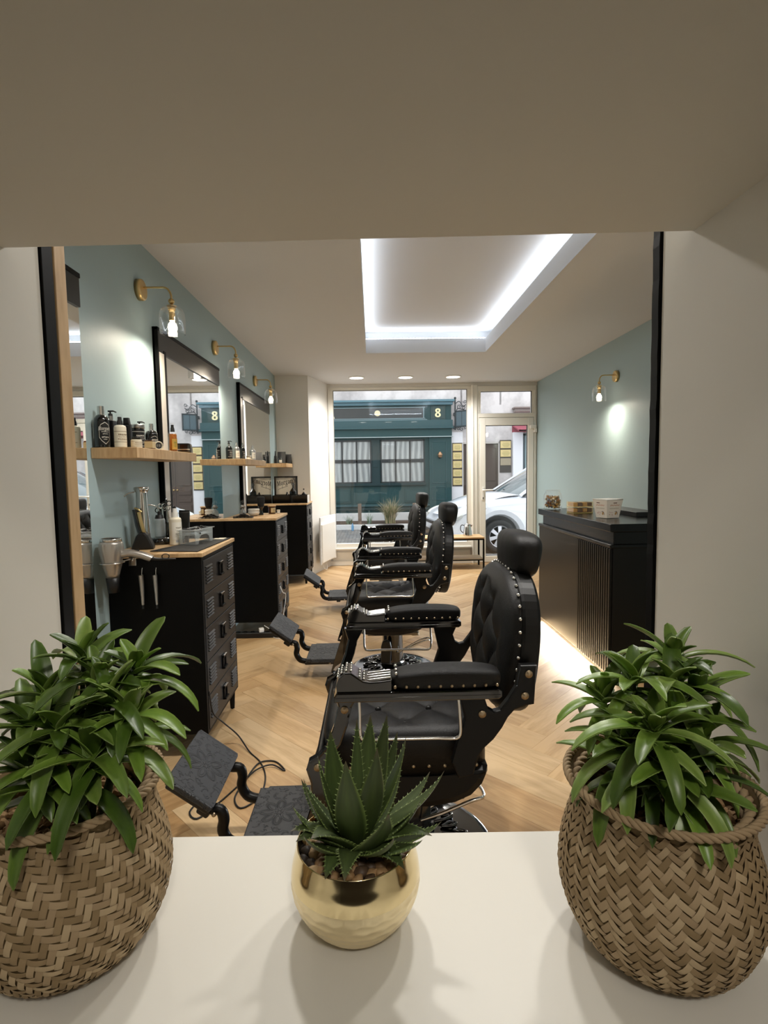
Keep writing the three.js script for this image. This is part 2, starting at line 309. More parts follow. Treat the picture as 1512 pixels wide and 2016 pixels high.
function downlight(x, z, label, power = LUM.spot) {
  const t = thing('ceiling_spotlight', label, 'spotlight', [x, CEIL, z], 0, 'round ceiling spotlights');
  const ring = lathe([[0.09, -0.001], [0.108, -0.001], [0.108, -0.005], [0.102, -0.011], [0.092, -0.012], [0.09, -0.006]], 40); part('trim_ring', ring, spotTrim, t);
  part('diffuser', at(cyl(0.091, 0.091, 0.008, 0, -0.0095, 0, 36), 0, 0, 0), spotGlow, t);
  const l = new THREE.SpotLight(NEUTRAL, power, 0, R(78), 0.7, 2); l.position.set(0, -0.022, 0); l.target.position.set(0, -2, 0); l.shadow.radius = 3.5; l.castShadow = true; t.add(l, l.target);
}
downlight(-0.19, -7.22, 'left ceiling spotlight of the row before the shop window', LUM.frontSpot);
downlight(0.465, -7.225, 'middle ceiling spotlight of the row before the shop window', LUM.frontSpot);
downlight(1.108, -7.23, 'right ceiling spotlight of the row before the shop window', LUM.frontSpot);
for (const [x, n] of [[-0.22, 'left'], [0.43, 'middle'], [1.08, 'right']]) downlight(x, -2.0, n + ' ceiling spotlight above the niche wall, out of the picture');
// wall lamps: brass backplate and arm, clear bell glass, filament bulb
const lampGlass = phys(0xffffff, 0.02, 0, { transmission: 1, thickness: 0, ior: 1.7 }), bulbGlow = glow(new THREE.Color(1, 0.86, 0.66), LUM.wallGlow);
function wallLamp(y, z, side, label) {                         // side +1: on the left wall, arm towards +x
  const t = thing('wall_lamp', label, 'wall lamp', [side > 0 ? XL : XR, y, z], side > 0 ? 0 : Math.PI, 'brass wall lamps with bell glasses');
  part('backplate', at(lathe([[0, 0.03], [0.045, 0.03], [0.054, 0.026], [0.056, 0.018], [0.056, 0], [0, 0]], 36), 0, 0, 0, 0, 0, -Math.PI / 2), M.brass, t);
  part('arm', tube([[0.02, 0.012, 0], [0.10, 0.012, 0], [0.15, 0.008, 0], [0.172, -0.02, 0], [0.175, -0.075, 0]], 0.0055, 28, 8), M.brass, t);
  part('socket', [cyl(0.016, 0.016, 0.07, 0.175, -0.165, 0, 20), cyl(0.02, 0.02, 0.012, 0.175, -0.108, 0, 20), cyl(0.024, 0.024, 0.007, 0.175, -0.092, 0, 20), ball(0.016, 0.175, -0.062, 0, 16, 12)], M.brass, t);
  const o = lathe([[0.021, -0.088], [0.036, -0.09], [0.055, -0.103], [0.065, -0.125], [0.068, -0.16], [0.068, -0.225], [0.066, -0.236], [0.063, -0.236], [0.0645, -0.22], [0.0645, -0.16], [0.062, -0.128], [0.053, -0.107], [0.035, -0.095], [0.021, -0.092]], 40);
  o.translate(0.175, 0, 0); part('glass_shade', o, lampGlass, t);
  const b = lathe([[0, -0.226], [0.014, -0.224], [0.023, -0.214], [0.025, -0.2], [0.021, -0.184], [0.012, -0.172], [0.011, -0.162], [0, -0.162]], 24); b.translate(0.175, 0, 0); part('bulb', b, bulbGlow, t);
  const l = new THREE.SpotLight(WARM, LUM.wallLamp, 0, R(89), 0.75, 2); l.position.set(0.175, -0.228, 0); l.target.position.set(0.175, -2, 0); t.add(l.target); l.shadow.radius = 1.2; l.castShadow = true; t.add(l);
}
wallLamp(2.365, -2.985, 1, 'nearest brass wall lamp on the left wall, glowing bulb in clear bell glass');
wallLamp(2.37, -4.35, 1, 'second brass wall lamp on the left wall, between the two shelves of bottles');
wallLamp(2.355, -5.80, 1, 'farthest brass wall lamp on the left wall, above the third mirror');
wallLamp(2.26, -5.225, -1, 'brass wall lamp alone on the right wall above the reception counter');
{ // ceiling lamp of the room behind the camera
  const t = thing('ceiling_lamp', 'round warm ceiling lamp in the room behind the niche', 'lamp', [0.3, 2.75, 0.85]);
  part('lamp_shade', lathe([[0, -0.07], [0.12, -0.066], [0.18, -0.04], [0.19, -0.012], [0.19, 0], [0, 0]], 36), glow(WARM, 1.6), t);
  const l = new THREE.PointLight(new THREE.Color(1, 0.94, 0.84), LUM.backRoom, 0, 2); l.position.set(0, -0.14, 0); l.shadow.radius = 6; l.castShadow = true; t.add(l);
}

// ---------------------------------------------------------------- barber chairs
// tufted cushion: outline(theta) -> radius in the x,y plane, bulging towards +z
function cushion(outline, crown, edge, tuft, rings = 34, around = 112, flatPow = 2.4) {
  const P = [], I = [], U = [];
  for (let i = 0; i <= rings; i++) {
    const r = i / rings;
    for (let j = 0; j < around; j++) {
      const a = (j / around) * Math.PI * 2, o = outline(a), x = Math.cos(a) * o * r, y = Math.sin(a) * o * r;
      let h = crown * Math.pow(Math.max(0, 1 - Math.pow(r, flatPow * 1.7)), 0.55);
      if (tuft) { const p = x / tuft.sx + y / tuft.sy, q = x / tuft.sx - y / tuft.sy, k = Math.min(1, Math.max(0, (tuft.reach - r) / 0.22)); h -= k * tuft.depth * (1 - Math.pow(Math.abs(Math.sin(Math.PI * p) * Math.sin(Math.PI * q)), 0.42)); }
      P.push(x, y, edge + Math.max(0, h)); U.push(x, y);
    }
  }
  for (let i = 0; i < rings; i++) for (let j = 0; j < around; j++) { const k = (j + 1) % around, a = i * around + j, b = i * around + k, c = a + around, d = b + around; I.push(a, c, b, b, c, d); }
  const rim = rings * around, base = P.length / 3;             // side wall down to z = 0
  for (let j = 0; j < around; j++) { P.push(P[(rim + j) * 3], P[(rim + j) * 3 + 1], 0); U.push(0, 0); }
  for (let j = 0; j < around; j++) { const k = (j + 1) % around; I.push(rim + j, base + j, rim + k, rim + k, base + j, base + k); }
  const c = P.length / 3; P.push(0, 0, 0); U.push(0, 0); for (let j = 0; j < around; j++) I.push(c, base + (j + 1) % around, base + j);
  return buffer(P, I, U);
}
const superOutline = (w, h, n) => (a) => 1 / Math.pow(Math.pow(Math.abs(Math.cos(a)) / w, n) + Math.pow(Math.abs(Math.sin(a)) / h, n), 1 / n);
const plateBump = tex(512, 512, (c, w, h) => {                 // cast floral relief of the foot plates
  c.fillStyle = '#777'; c.fillRect(0, 0, w, h); c.lineCap = 'round';
  for (let i = 0; i < 260; i++) { c.strokeStyle = i % 2 ? '#c8c8c8' : '#333'; c.lineWidth = 6; const x = rr(0, w), y = rr(0, h), r = rr(8, 24), a = rr(0, 6); c.beginPath(); c.arc(x, y, r, a, a + rr(1.2, 2.6)); c.stroke(); }
  c.fillStyle = '#777'; c.beginPath(); c.arc(w / 2, h / 2, 120, 0, 7); c.fill();
  for (let k = 0; k < 3; k++) { c.strokeStyle = ['#2a2a2a', '#d4d4d4', '#2a2a2a'][k]; c.lineWidth = 7; for (let i = 0; i < 8; i++) { const a = i * Math.PI / 4; c.beginPath(); c.ellipse(w / 2 + Math.cos(a) * 58, h / 2 + Math.sin(a) * 58, 54 - k * 9, 24 - k * 5, a, 0, 7); c.stroke(); } }
  c.strokeStyle = '#ddd'; c.lineWidth = 8; c.strokeRect(10, 10, w - 20, h - 20);
}, false);
const plateMat = std(0x34363a, 0.55, 0.1, { bumpMap: plateBump, bumpScale: 0.014 });
function scaleUV(g, s, ox = 0.5, oy = 0.5) { const u = g.attributes.uv; for (let i = 0; i < u.count; i++) u.setXY(i, u.getX(i) * s + ox, u.getY(i) * s + oy); return g; }
function superq(a, b, c, p) {                                  // rounded cushion block, half sizes a, b, c
  const g = new THREE.SphereGeometry(1, 44, 30), q = g.attributes.position;
  for (let i = 0; i < q.count; i++) { const x = q.getX(i), y = q.getY(i), z = q.getZ(i), e = (v) => Math.sign(v) * Math.pow(Math.abs(v), 0.62), X = e(x), Y = e(y), Z = e(z), r = Math.pow(Math.abs(X) ** p + Math.abs(Y) ** p + Math.abs(Z) ** p, -1 / p); q.setXYZ(i, X * r * a, Y * r * b, Z * r * c); }
  g.computeVertexNormals(); return g;
}
const stud = (r) => new THREE.SphereGeometry(r, 10, 6, 0, Math.PI * 2, 0, Math.PI / 2);

function makeChair(label) {                                    // faces -x; origin on the floor under the column
  const t = thing('barber_chair', label, 'barber chair', [0, 0, 0], 0, 'black vintage barber chairs in a row');
  // base
  part('base_disc', lathe([[0, 0.055], [0.075, 0.055], [0.1, 0.046], [0.2, 0.036], [0.255, 0.03], [0.262, 0.034], [0.285, 0.026], [0.297, 0.014], [0.30, 0.0], [0, 0]], 64), M.gloss, t);
  const scr = [];
  for (let i = 0; i < 10; i++) { const a = i * Math.PI / 5; const s = (f) => f.map(([r, b, y]) => [Math.cos(a + b) * r, y, Math.sin(a + b) * r]); scr.push(tube(s([[0.11, 0, 0.05], [0.15, 0.1, 0.05], [0.19, 0.06, 0.047], [0.2, -0.06, 0.045], [0.175, -0.1, 0.048], [0.155, -0.04, 0.052], [0.17, 0.02, 0.052]]), 0.0075, 20, 6), tube(s([[0.12, 0.31, 0.05], [0.16, 0.24, 0.05], [0.18, 0.31, 0.048], [0.16, 0.38, 0.05], [0.12, 0.31, 0.05]]), 0.006, 16, 6)); }
  part('base_ornament', scr, M.gloss, t);
  part('column', lathe([[0, 0.05], [0.082, 0.05], [0.082, 0.075], [0.07, 0.085], [0.07, 0.27], [0.078, 0.28], [0.078, 0.315], [0, 0.315]], 40), M.gloss, t);
  part('pump_lever', tube([[0.03, 0.15, 0.07], [0.1, 0.185, 0.088], [0.2, 0.228, 0.09], [0.235, 0.234, 0.085], [0.25, 0.226, 0.06], [0.252, 0.215, -0.01], [0.24, 0.21, -0.04], [0.2, 0.196, -0.05], [0.1, 0.15, -0.03], [0.03, 0.125, 0.0]], 0.0062, 60, 8), M.chrome, t);
  part('tilt_pedal', [poly([[-0.085, 0.09], [-0.02, 0.085], [-0.012, 0.2], [-0.02, 0.235], [-0.045, 0.248], [-0.07, 0.238], [-0.082, 0.2]], 0.03, 0.008).translate(0, 0, 0.1), bx(-0.06, -0.03, 0.14, 0.17, 0.04, 0.1, 0.006)], M.plastic, t);
  part('mechanism_plate', [bx(-0.17, 0.16, 0.305, 0.322, -0.2, 0.2, 0.004), bx(0.12, 0.17, 0.285, 0.31, 0.12, 0.15, 0.006)], std(0x8f8573, 0.4, 0.7), t);
  // seat bowl and cushion
  const bowl = [[-0.275, 0.452], [0.205, 0.452], [0.222, 0.447], [0.222, 0.43], [0.208, 0.396], [0.172, 0.358], [0.12, 0.335], [0.04, 0.323], [-0.12, 0.323], [-0.2, 0.335], [-0.25, 0.37], [-0.275, 0.42]];
  part('seat_bowl', poly(bowl, 0.56, 0.03), M.satin, t);
  const seat = cushion(superOutline(0.262, 0.276, 6), 0.05, 0.112, { sx: 0.17, sy: 0.2, depth: 0.02, reach: 0.86 }, 40, 128, 5);
  at(seat, -0.03, 0.42, 0, -Math.PI / 2); part('seat', scaleUV(seat, 3), M.leather, t);
  const ss = []; for (let i = 0; i < 10; i++) for (const s of [-1, 1]) ss.push(at(stud(0.0065), -0.25 + i * 0.048, 0.464, s * 0.2745, s * Math.PI / 2)); part('seat_studs', ss, M.bolt, t);
  const bt = []; for (const [x, z] of [[-0.03, 0], [-0.03, 0.2], [-0.03, -0.2], [-0.115, 0.1], [0.055, 0.1], [-0.115, -0.1], [0.055, -0.1]]) bt.push(at(new THREE.SphereGeometry(0.011, 12, 6), x, 0.5645 - (Math.abs(z) > 0.15 ? 0.004 : 0), z)); part('seat_buttons', bt, M.leatherSmooth, t);
  // arms, each with cast base, leather pad, chrome ribs, beads and studs
  for (const s of [1, -1]) {
    const a = group('armrest', t, [0, -0.009, s * 0.345]); a.scale.x = 0.95;
    part('arm_base', [poly([[-0.25, 0.729], [0.236, 0.729], [0.246, 0.736], [0.246, 0.752], [0.236, 0.757], [-0.243, 0.757], [-0.25, 0.745]], 0.098, 0.004), bx(-0.247, 0.242, 0.74, 0.744, -0.0505, 0.0505, 0.001)], M.gloss, a);
    const prof = [[-0.242, 0.755], [-0.244, 0.775], [-0.236, 0.798], [-0.218, 0.812], [-0.2, 0.812], [-0.183, 0.8], [-0.165, 0.788], [-0.145, 0.784], [-0.12, 0.785], [-0.08, 0.789]];
    part('arm_front', poly([...prof, [-0.08, 0.755]], 0.084, 0.004), M.gloss, a);
    const pad = superq(0.1655, 0.026, 0.0445, 4.6), pp = pad.attributes.position;
    for (let i = 0; i < pp.count; i++) { const u = pp.getX(i) / 0.1625; if (pp.getY(i) > 0) pp.setY(i, pp.getY(i) + 0.006 * (1 - u * u) - (u < -0.3 ? 0.006 * (-u - 0.3) : 0)); }
    pad.computeVertexNormals(); part('arm_pad', at(pad, 0.083, 0.781, 0), M.leather, a);
    const ribs = [], beads = [];
    for (let k = 0; k < 4; k++) {
      const z = -0.027 + k * 0.018;
      ribs.push(tube([[-0.152, 0.7865, z], [-0.13, 0.788, z], [-0.1, 0.7905, z], [-0.083, 0.792, z]], (u) => 0.001 + 0.0022 * u, 10, 6));
      for (const [x, y] of [[-0.239, 0.797], [-0.228, 0.808], [-0.214, 0.8145], [-0.2, 0.8145], [-0.174, 0.7965], [-0.162, 0.7895]]) beads.push(ball(0.0042, x, y, z, 8, 6));
    }
    for (const z of [-0.03, 0, 0.03]) beads.push(ball(0.0055, -0.066, 0.803, z, 8, 6));
    part('chrome_ribs', ribs, M.chrome, a); part('chrome_beads', beads, M.chrome, a);
    const st = []; for (let k = 0; k < 10; k++) for (const e of [-1, 1]) st.push(at(stud(0.0055), -0.07 + k * 0.0335, 0.769, e * 0.0425, e * Math.PI / 2)); part('arm_studs', st, M.bolt, a);
    part('towel_bar', tube([[-0.177, 0.725, 0.03 * s], [-0.176, 0.69, 0.032 * s], [-0.174, 0.625, 0.034 * s], [-0.168, 0.616, 0.034 * s], [-0.1, 0.615, 0.034 * s], [0.05, 0.614, 0.034 * s], [0.115, 0.614, 0.034 * s], [0.122, 0.622, 0.034 * s], [0.122, 0.685, 0.032 * s], [0.119, 0.725, 0.03 * s]], 0.0048, 70, 8), M.chrome, a);
  }
  // cast side brackets
  const front = [[-0.245, 0.725], [-0.165, 0.725], [-0.192, 0.675], [-0.205, 0.62], [-0.225, 0.565], [-0.262, 0.52], [-0.272, 0.49], [-0.262, 0.44], [-0.265, 0.34], [-0.285, 0.25], [-0.33, 0.18], [-0.37, 0.155], [-0.39, 0.125], [-0.36, 0.115], [-0.33, 0.13], [-0.318, 0.16], [-0.33, 0.24], [-0.322, 0.34], [-0.318, 0.45], [-0.33, 0.49], [-0.322, 0.515], [-0.295, 0.53], [-0.268, 0.56], [-0.246, 0.62], [-0.232, 0.68]];
  const rear = [[0.12, 0.725], [0.215, 0.725], [0.2, 0.69], [0.209, 0.662], [0.225, 0.652], [0.244, 0.657], [0.269, 0.689], [0.292, 0.727], [0.303, 0.79], [0.352, 0.79], [0.345, 0.672], [0.319, 0.668], [0.287, 0.656], [0.268, 0.635], [0.25, 0.602], [0.225, 0.568], [0.195, 0.54], [0.18, 0.515], [0.165, 0.46], [0.12, 0.45], [0.10, 0.5], [0.12, 0.57], [0.14, 0.63]];
  for (const s of [1, -1]) {
    const fb = part('front_bracket', poly(front, 0.036, 0.007).translate(0, 0, s * 0.312), M.gloss, t), rb = part('rear_bracket', poly(rear, 0.03, 0.006).translate(0, 0, s * 0.312), M.satin, t);
    for (const [x, y, p] of [[-0.213, 0.672, fb], [0.19, 0.648, rb], [0.327, 0.765, rb], [0.316, 0.7, rb], [-0.295, 0.5, fb]]) part('bolt', at(lathe([[0, 0.007], [0.004, 0.007], [0.005, 0.005], [0.011, 0.004], [0.012, 0.0], [0, 0]], 18), x, y, s * (p === fb ? 0.330 : 0.327), s * Math.PI / 2), M.bolt, p);
  }
  for (const [x, y] of [[-0.295, 0.5], [0.15, 0.49]]) part('cross_rod', at(cyl(0.012, 0.012, 0.62, 0, -0.31, 0), x, y, 0, Math.PI / 2), M.satin, t);
  // backrest, tilted slightly back
  const b = group('backrest', t, [0.288, 0.555, 0]); b.rotation.z = R(-5);
  const H = 0.242, Wd = 0.280, out = (a) => superOutline(Wd * (1 + 0.02 * Math.sin(a)), H, 2.55)(a);
  const shell = []; for (let i = 0; i < 72; i++) { const a = i / 72 * Math.PI * 2, o = out(a); shell.push([Math.cos(a) * o, Math.sin(a) * o]); }
  const sg = poly(shell, 0.062, 0.012); at(sg, 0.036, H, 0, 0, -Math.PI / 2); part('back_shell', sg, M.leatherSmooth, b);
  const face = cushion((a) => out(a) * 0.985, 0.068, 0.006, { sx: 0.17, sy: 0.215, depth: 0.03, reach: 0.82 }, 46, 144, 2.1); at(face, 0.008, H, 0, 0, -Math.PI / 2); part('back_cushion', scaleUV(face, 3), M.leather, b);
  const bs = []; for (let i = 0; i < 46; i++) { const a = i / 46 * Math.PI * 2, o = out(a) * 0.992; bs.push(at(new THREE.SphereGeometry(0.0062, 10, 6), 0.001, H + Math.sin(a) * o, Math.cos(a) * o)); } part('back_studs', bs, M.chrome, b);
  const bb = []; for (const [z, y] of [[0, 0], [0, 0.215], [0, -0.1], [0.085, 0.1075], [-0.085, 0.1075], [0.085, -0.1075], [-0.085, -0.1075], [0.17, 0], [-0.17, 0]]) if (Math.hypot(z / Wd, y / H) < 0.8) bb.push(ball(0.011, -0.024, H + y, z, 12, 8)); part('back_buttons', bb, M.leatherSmooth, b);
  part('headrest_post', [bx(0.03, 0.055, 0.42, 0.53, -0.055, -0.03, 0.004), bx(0.03, 0.055, 0.42, 0.53, 0.03, 0.055, 0.004)], M.plastic, b);
  const hr = superq(0.053, 0.078, 0.142, 3.3), hp = hr.attributes.position;
  for (let i = 0; i < hp.count; i++) { const y = hp.getY(i) / 0.0775, x = hp.getX(i); hp.setZ(i, hp.getZ(i) * (1 + 0.05 * y)); hp.setX(i, x * (1 + 0.14 * y) + (x < 0 ? -0.008 * (1 - Math.pow(hp.getZ(i) / 0.15, 2)) : 0)); }
  hr.computeVertexNormals();
  const hg = group('headrest', t, [0.28 + 0.06 * Math.cos(R(5)) + 0.525 * Math.sin(R(5)), 0.555 + 0.525 * Math.cos(R(5)) - 0.06 * Math.sin(R(5)), 0]); hg.rotation.z = R(-5); part('headrest_cushion', hr, M.leather, hg);
  const seamPts = []; for (let i = 0; i <= 40; i++) { const a = i / 40 * Math.PI * 2, o = superOutline(0.139, 0.0755, 3.3)(a); seamPts.push([-0.012, Math.sin(a) * o * 0.995, Math.cos(a) * o * (1 + 0.05 * Math.sin(a)) * 0.99]); }
  part('headrest_seam', tube(seamPts, 0.0022, 80, 6), M.leatherSmooth, hg);
  // foot rest: lower plate, two bent arms, tilted upper plate
  const f = group('footrest', t);
  part('lower_plate', scaleUV(poly([[-0.1, -0.155], [-0.07, -0.155], [-0.065, -0.165], [0.1, -0.165], [0.105, -0.11], [0.12, -0.09], [0.12, 0.09], [0.105, 0.11], [0.1, 0.165], [-0.065, 0.165], [-0.07, 0.155], [-0.1, 0.155]], 0.026, 0.005), 3).rotateX(-Math.PI / 2).translate(-0.475, 0.135, 0), plateMat, f);
  part('lower_frame', [bx(-0.585, -0.36, 0.105, 0.124, -0.15, 0.15, 0.006), bx(-0.5, -0.46, 0.06, 0.11, -0.02, 0.02, 0.006)], M.plastic, f);
  const up = (g) => at(g, -0.735, 0.322, 0, 0, 0, R(-36));
  part('upper_plate', up(scaleUV(poly([[-0.085, -0.17], [0.085, -0.17], [0.09, -0.155], [0.09, 0.155], [0.085, 0.17], [-0.085, 0.17], [-0.09, 0.155], [-0.09, -0.155]], 0.02, 0.004), 3).rotateX(-Math.PI / 2)), plateMat, f);
  part('upper_frame', up(merge([bx(-0.08, 0.085, -0.03, -0.008, -0.16, 0.16, 0.008), bx(0.05, 0.095, -0.05, -0.02, 0.1, 0.15, 0.008), bx(0.05, 0.095, -0.05, -0.02, -0.15, -0.1, 0.008)])), M.plastic, f);
  for (const s of [1, -1]) part('footrest_arm', tube([[-0.675, 0.25, s * 0.125], [-0.645, 0.245, s * 0.127], [-0.635, 0.215, s * 0.128], [-0.64, 0.175, s * 0.128], [-0.618, 0.135, s * 0.126], [-0.575, 0.122, s * 0.122], [-0.53, 0.122, s * 0.118]], (u) => 0.0185, 36, 10), M.satin, f);
  part('plate_bolt', [at(stud(0.008), -0.66, 0.247, 0.153, Math.PI / 2), at(stud(0.008), -0.42, 0.118, 0.156, Math.PI / 2)], M.bolt, f);
  return t;
}
const chair = makeChair('nearest black leather barber chair, its tufted back and footrest seen large behind the succulent');
chair.position.set(0.12, 0, -1.83);
dup(chair, [0.12, 0, -3.56], 0, 'middle black leather barber chair, between the nearest chair and the one by the window');
dup(chair, [0.115, 0, -5.33], R(3), 'farthest black leather barber chair of the row, closest to the shop window');

// ---------------------------------------------------------------- drawer cabinets along the left wall
function makeCabinet(label, W, turn = 0) {                     // origin at floor, centre of the wall side; front faces +x; W along z
  const t = thing('drawer_cabinet', label, 'drawer cabinet', [0, 0, 0], turn, 'black metal drawer cabinets at the stations');
  const D = 0.44, y0 = 0.115, y1 = 0.975, h = W / 2;
  part('carcass', [bx(0.002, D - 0.004, y0, y1, -h, h, 0.004), bx(D - 0.012, D, y0, y1, h - 0.02, h, 0.002), bx(D - 0.012, D, y0, y1, -h, -h + 0.02, 0.002), bx(D - 0.012, D, y1 - 0.016, y1, -h, h, 0.002), bx(D - 0.012, D, y0, y0 + 0.012, -h, h, 0.002)], M.blackMetal, t);
  part('top', uvBox(bx(0.001, D + 0.008, y1 + 0.001, y1 + 0.021, -h - 0.006, h + 0.006, 0.003, 2), true), M.oak, t);
  for (const [x, z] of [[0.03, h - 0.03], [0.03, -h + 0.03], [D - 0.03, h - 0.03], [D - 0.03, -h + 0.03]]) part('leg', at(poly([[-0.016, 0.06], [0.016, 0.06], [0.008, -0.06], [-0.008, -0.06]], 0.022, 0.002), x, 0.06, z, 0, Math.PI / 4), M.blackMetal, t);
  const n = 5, dh = (y1 - y0 - 0.03) / n;
  for (let i = 0; i < n; i++) {
    const a = y0 + 0.013 + i * dh, d = part('drawer', bx(D - 0.006, D + 0.003, a + 0.002, a + dh - 0.002, -h + 0.021, h - 0.021, 0.003, 2), M.drawerMetal, t);
    const lv = []; for (const s of [-1, 1]) for (let k = 0; k < 6; k++) lv.push(at(poly([[-0.003, 0], [0.006, 0.0], [0.0062, 0.002], [-0.003, 0.0085]], 0.1, 0.001), D + 0.0045, a + dh * 0.28 + k * 0.0155, s * (h - 0.095), 0, 0, 0));
    lv.forEach((g) => part('louvre', g, M.drawerMetal, d));
    const hy = a + dh * 0.5;
    part('label_handle', [bx(D, D + 0.011, hy - 0.036, hy + 0.036, -0.03, -0.022, 0.002), bx(D, D + 0.011, hy - 0.036, hy + 0.036, 0.022, 0.03, 0.002), bx(D, D + 0.02, hy - 0.036, hy - 0.026, -0.03, 0.03, 0.003), bx(D, D + 0.015, hy + 0.022, hy + 0.036, -0.03, 0.03, 0.003), bx(D + 0.001, D + 0.005, hy - 0.034, hy + 0.03, -0.026, 0.026, 0.001)], M.blackMetal, d);
    part('handle_lip', bx(D + 0.006, D + 0.0165, hy + 0.033, hy + 0.0375, -0.026, 0.026, 0.0015), M.chrome, d);
  }
  return t;
}
const C1Z = -2.77, C2Z = -4.69, C3Z = -6.765, CTOP = 0.996;
const cab = makeCabinet('nearest black metal drawer cabinet, holding the clipper stand and white spray bottle', 0.57);
cab.position.set(XL, 0, C1Z);
dup(cab, [XL, 0, C2Z], 0, 'middle black metal drawer cabinet, with the white shaving bowl on its top');
dup(cab, [XL, 0, C3Z], 0, 'farthest black metal drawer cabinet, with the framed print and black tray on top');

// ---------------------------------------------------------------- mirrors
function makeMirror(label, z0, z1, stripMat) {                 // on the left wall, from z0 (near) to z1 (far)
  const t = thing('wall_mirror', label, 'mirror', [XL, 0, z0], 0, 'tall black framed mirrors'), y0 = 0.3, y1 = 2.215, W = z1 - z0, x = 0.032;
  part('back_board', bx(0.001, 0.014, y0, y1, W, 0, 0.002), M.blackMetal, t);
  part('frame', [bx(0, x, y0, y1, -0.014, 0, 0.002), bx(0, x, y0, y0 + 0.02, W, 0, 0.002), bx(0, x, y1 - 0.02, y1, W, 0, 0.002), bx(0.013, x, y0, y1 - 0.12, -0.118, -0.084, 0.002)], M.blackMetal, t);
  part('header_panel', bx(0.013, x - 0.004, y1 - 0.14, y1 - 0.015, W + 0.002, -0.012, 0.002), std(0x0b0d0e, 0.3, 0, {}), t);
  part('light_strip', bx(0.013, x, y0 + 0.02, y1 - 0.14, -0.086, -0.012, 0.002), stripMat, t, 'pale frosted strip');
  part('glass', bx(0.014, 0.018, y0 + 0.015, y1 - 0.135, W + 0.001, -0.114, 0), M.mirror, t);
}
const strip = std(0xd8d2c8, 0.35);
makeMirror('nearest tall wall mirror, mostly hidden behind the oak edge strip', -1.15, -2.335, strip);
makeMirror('middle tall wall mirror between the shelf of dark bottles and the silver bottles', -3.14, -4.385, strip);
makeMirror('farthest tall wall mirror under the third wall lamp', -5.03, -6.49, strip);

// ---------------------------------------------------------------- shelves
function shelf(label, z0, z1) {
  const t = thing('wall_shelf', label, 'shelf', [XL, 1.447, (z0 + z1) / 2], 0, 'floating oak shelves'), L = (z0 - z1) / 2;
  part('board', uvBox(bx(0.001, 0.205, -0.006, 0.042, -L, L, 0.002), true, z0, 0.3), M.oak, t);
}
shelf('nearest floating oak shelf, crowded with black and cream bottles', -2.40, -3.20);
shelf('second floating oak shelf, carrying the silver spray bottles', -4.425, -5.27);
shelf('farthest floating oak shelf, with small black leaflets on it', -6.52, -7.03);

// ---------------------------------------------------------------- reception counter
{
  const t = thing('reception_counter', 'black reception counter with fluted panel and tiered glossy top', 'counter', [1.48, 0, -3.25]);
  const L = -1.43, D = 0.56;                                   // runs from z = 0 to L, depth to +x
  const body = phys(0x060605, 0.36, 0, { specularIntensity: 0.5 }), top = phys(0x040404, 0.22, 0, { specularIntensity: 0.6 });
  part('plinth', bx(0.06, D, 0, 0.045, L + 0.04, -0.04, 0.003), M.blackPaint, t);
  part('carcass', bx(0.012, D, 0.05, 0.865, L, 0, 0.003), body, t);
  part('front_panel', bx(0, 0.014, 0.05, 0.865, L, -0.545, 0.003), body, t);
  const n = 16; for (let i = 0; i < n; i++) { const z = -0.003 - (i + 0.5) * 0.0337; part('slat', bx(-0.004, 0.014, 0.05, 0.86, z - 0.0125, z + 0.0125, 0.004, 2), body, t); }
  part('upper_band', bx(0.02, D, 0.885, 0.965, L + 0.04, -0.012, 0.004), top, t);
  part('lower_slab', bx(-0.006, D + 0.005, 0.863, 0.888, L - 0.005, 0.004, 0.006, 2), top, t);
  part('worktop', bx(-0.008, D + 0.02, 0.965, 1.016, L - 0.01, 0.006, 0.005, 2), top, t);
  part('back_ledge', bx(D - 0.18, D, 1.016, 1.05, L + 0.3, -0.45, 0.004), M.blackPaint, t);
  const led = part('led_strip', bx(0.02, 0.05, 0.038, 0.047, L + 0.02, -0.02, 0), glow(new THREE.Color(0.85, 0.92, 1), LUM.counterGlow), t, 'white led strip under the counter front');
  rectLight(t, 1.36, 0.02, [0.012, 0.040, L / 2], [-0.25, -0.09, L / 2], LUM.counterLed, COOL);
}
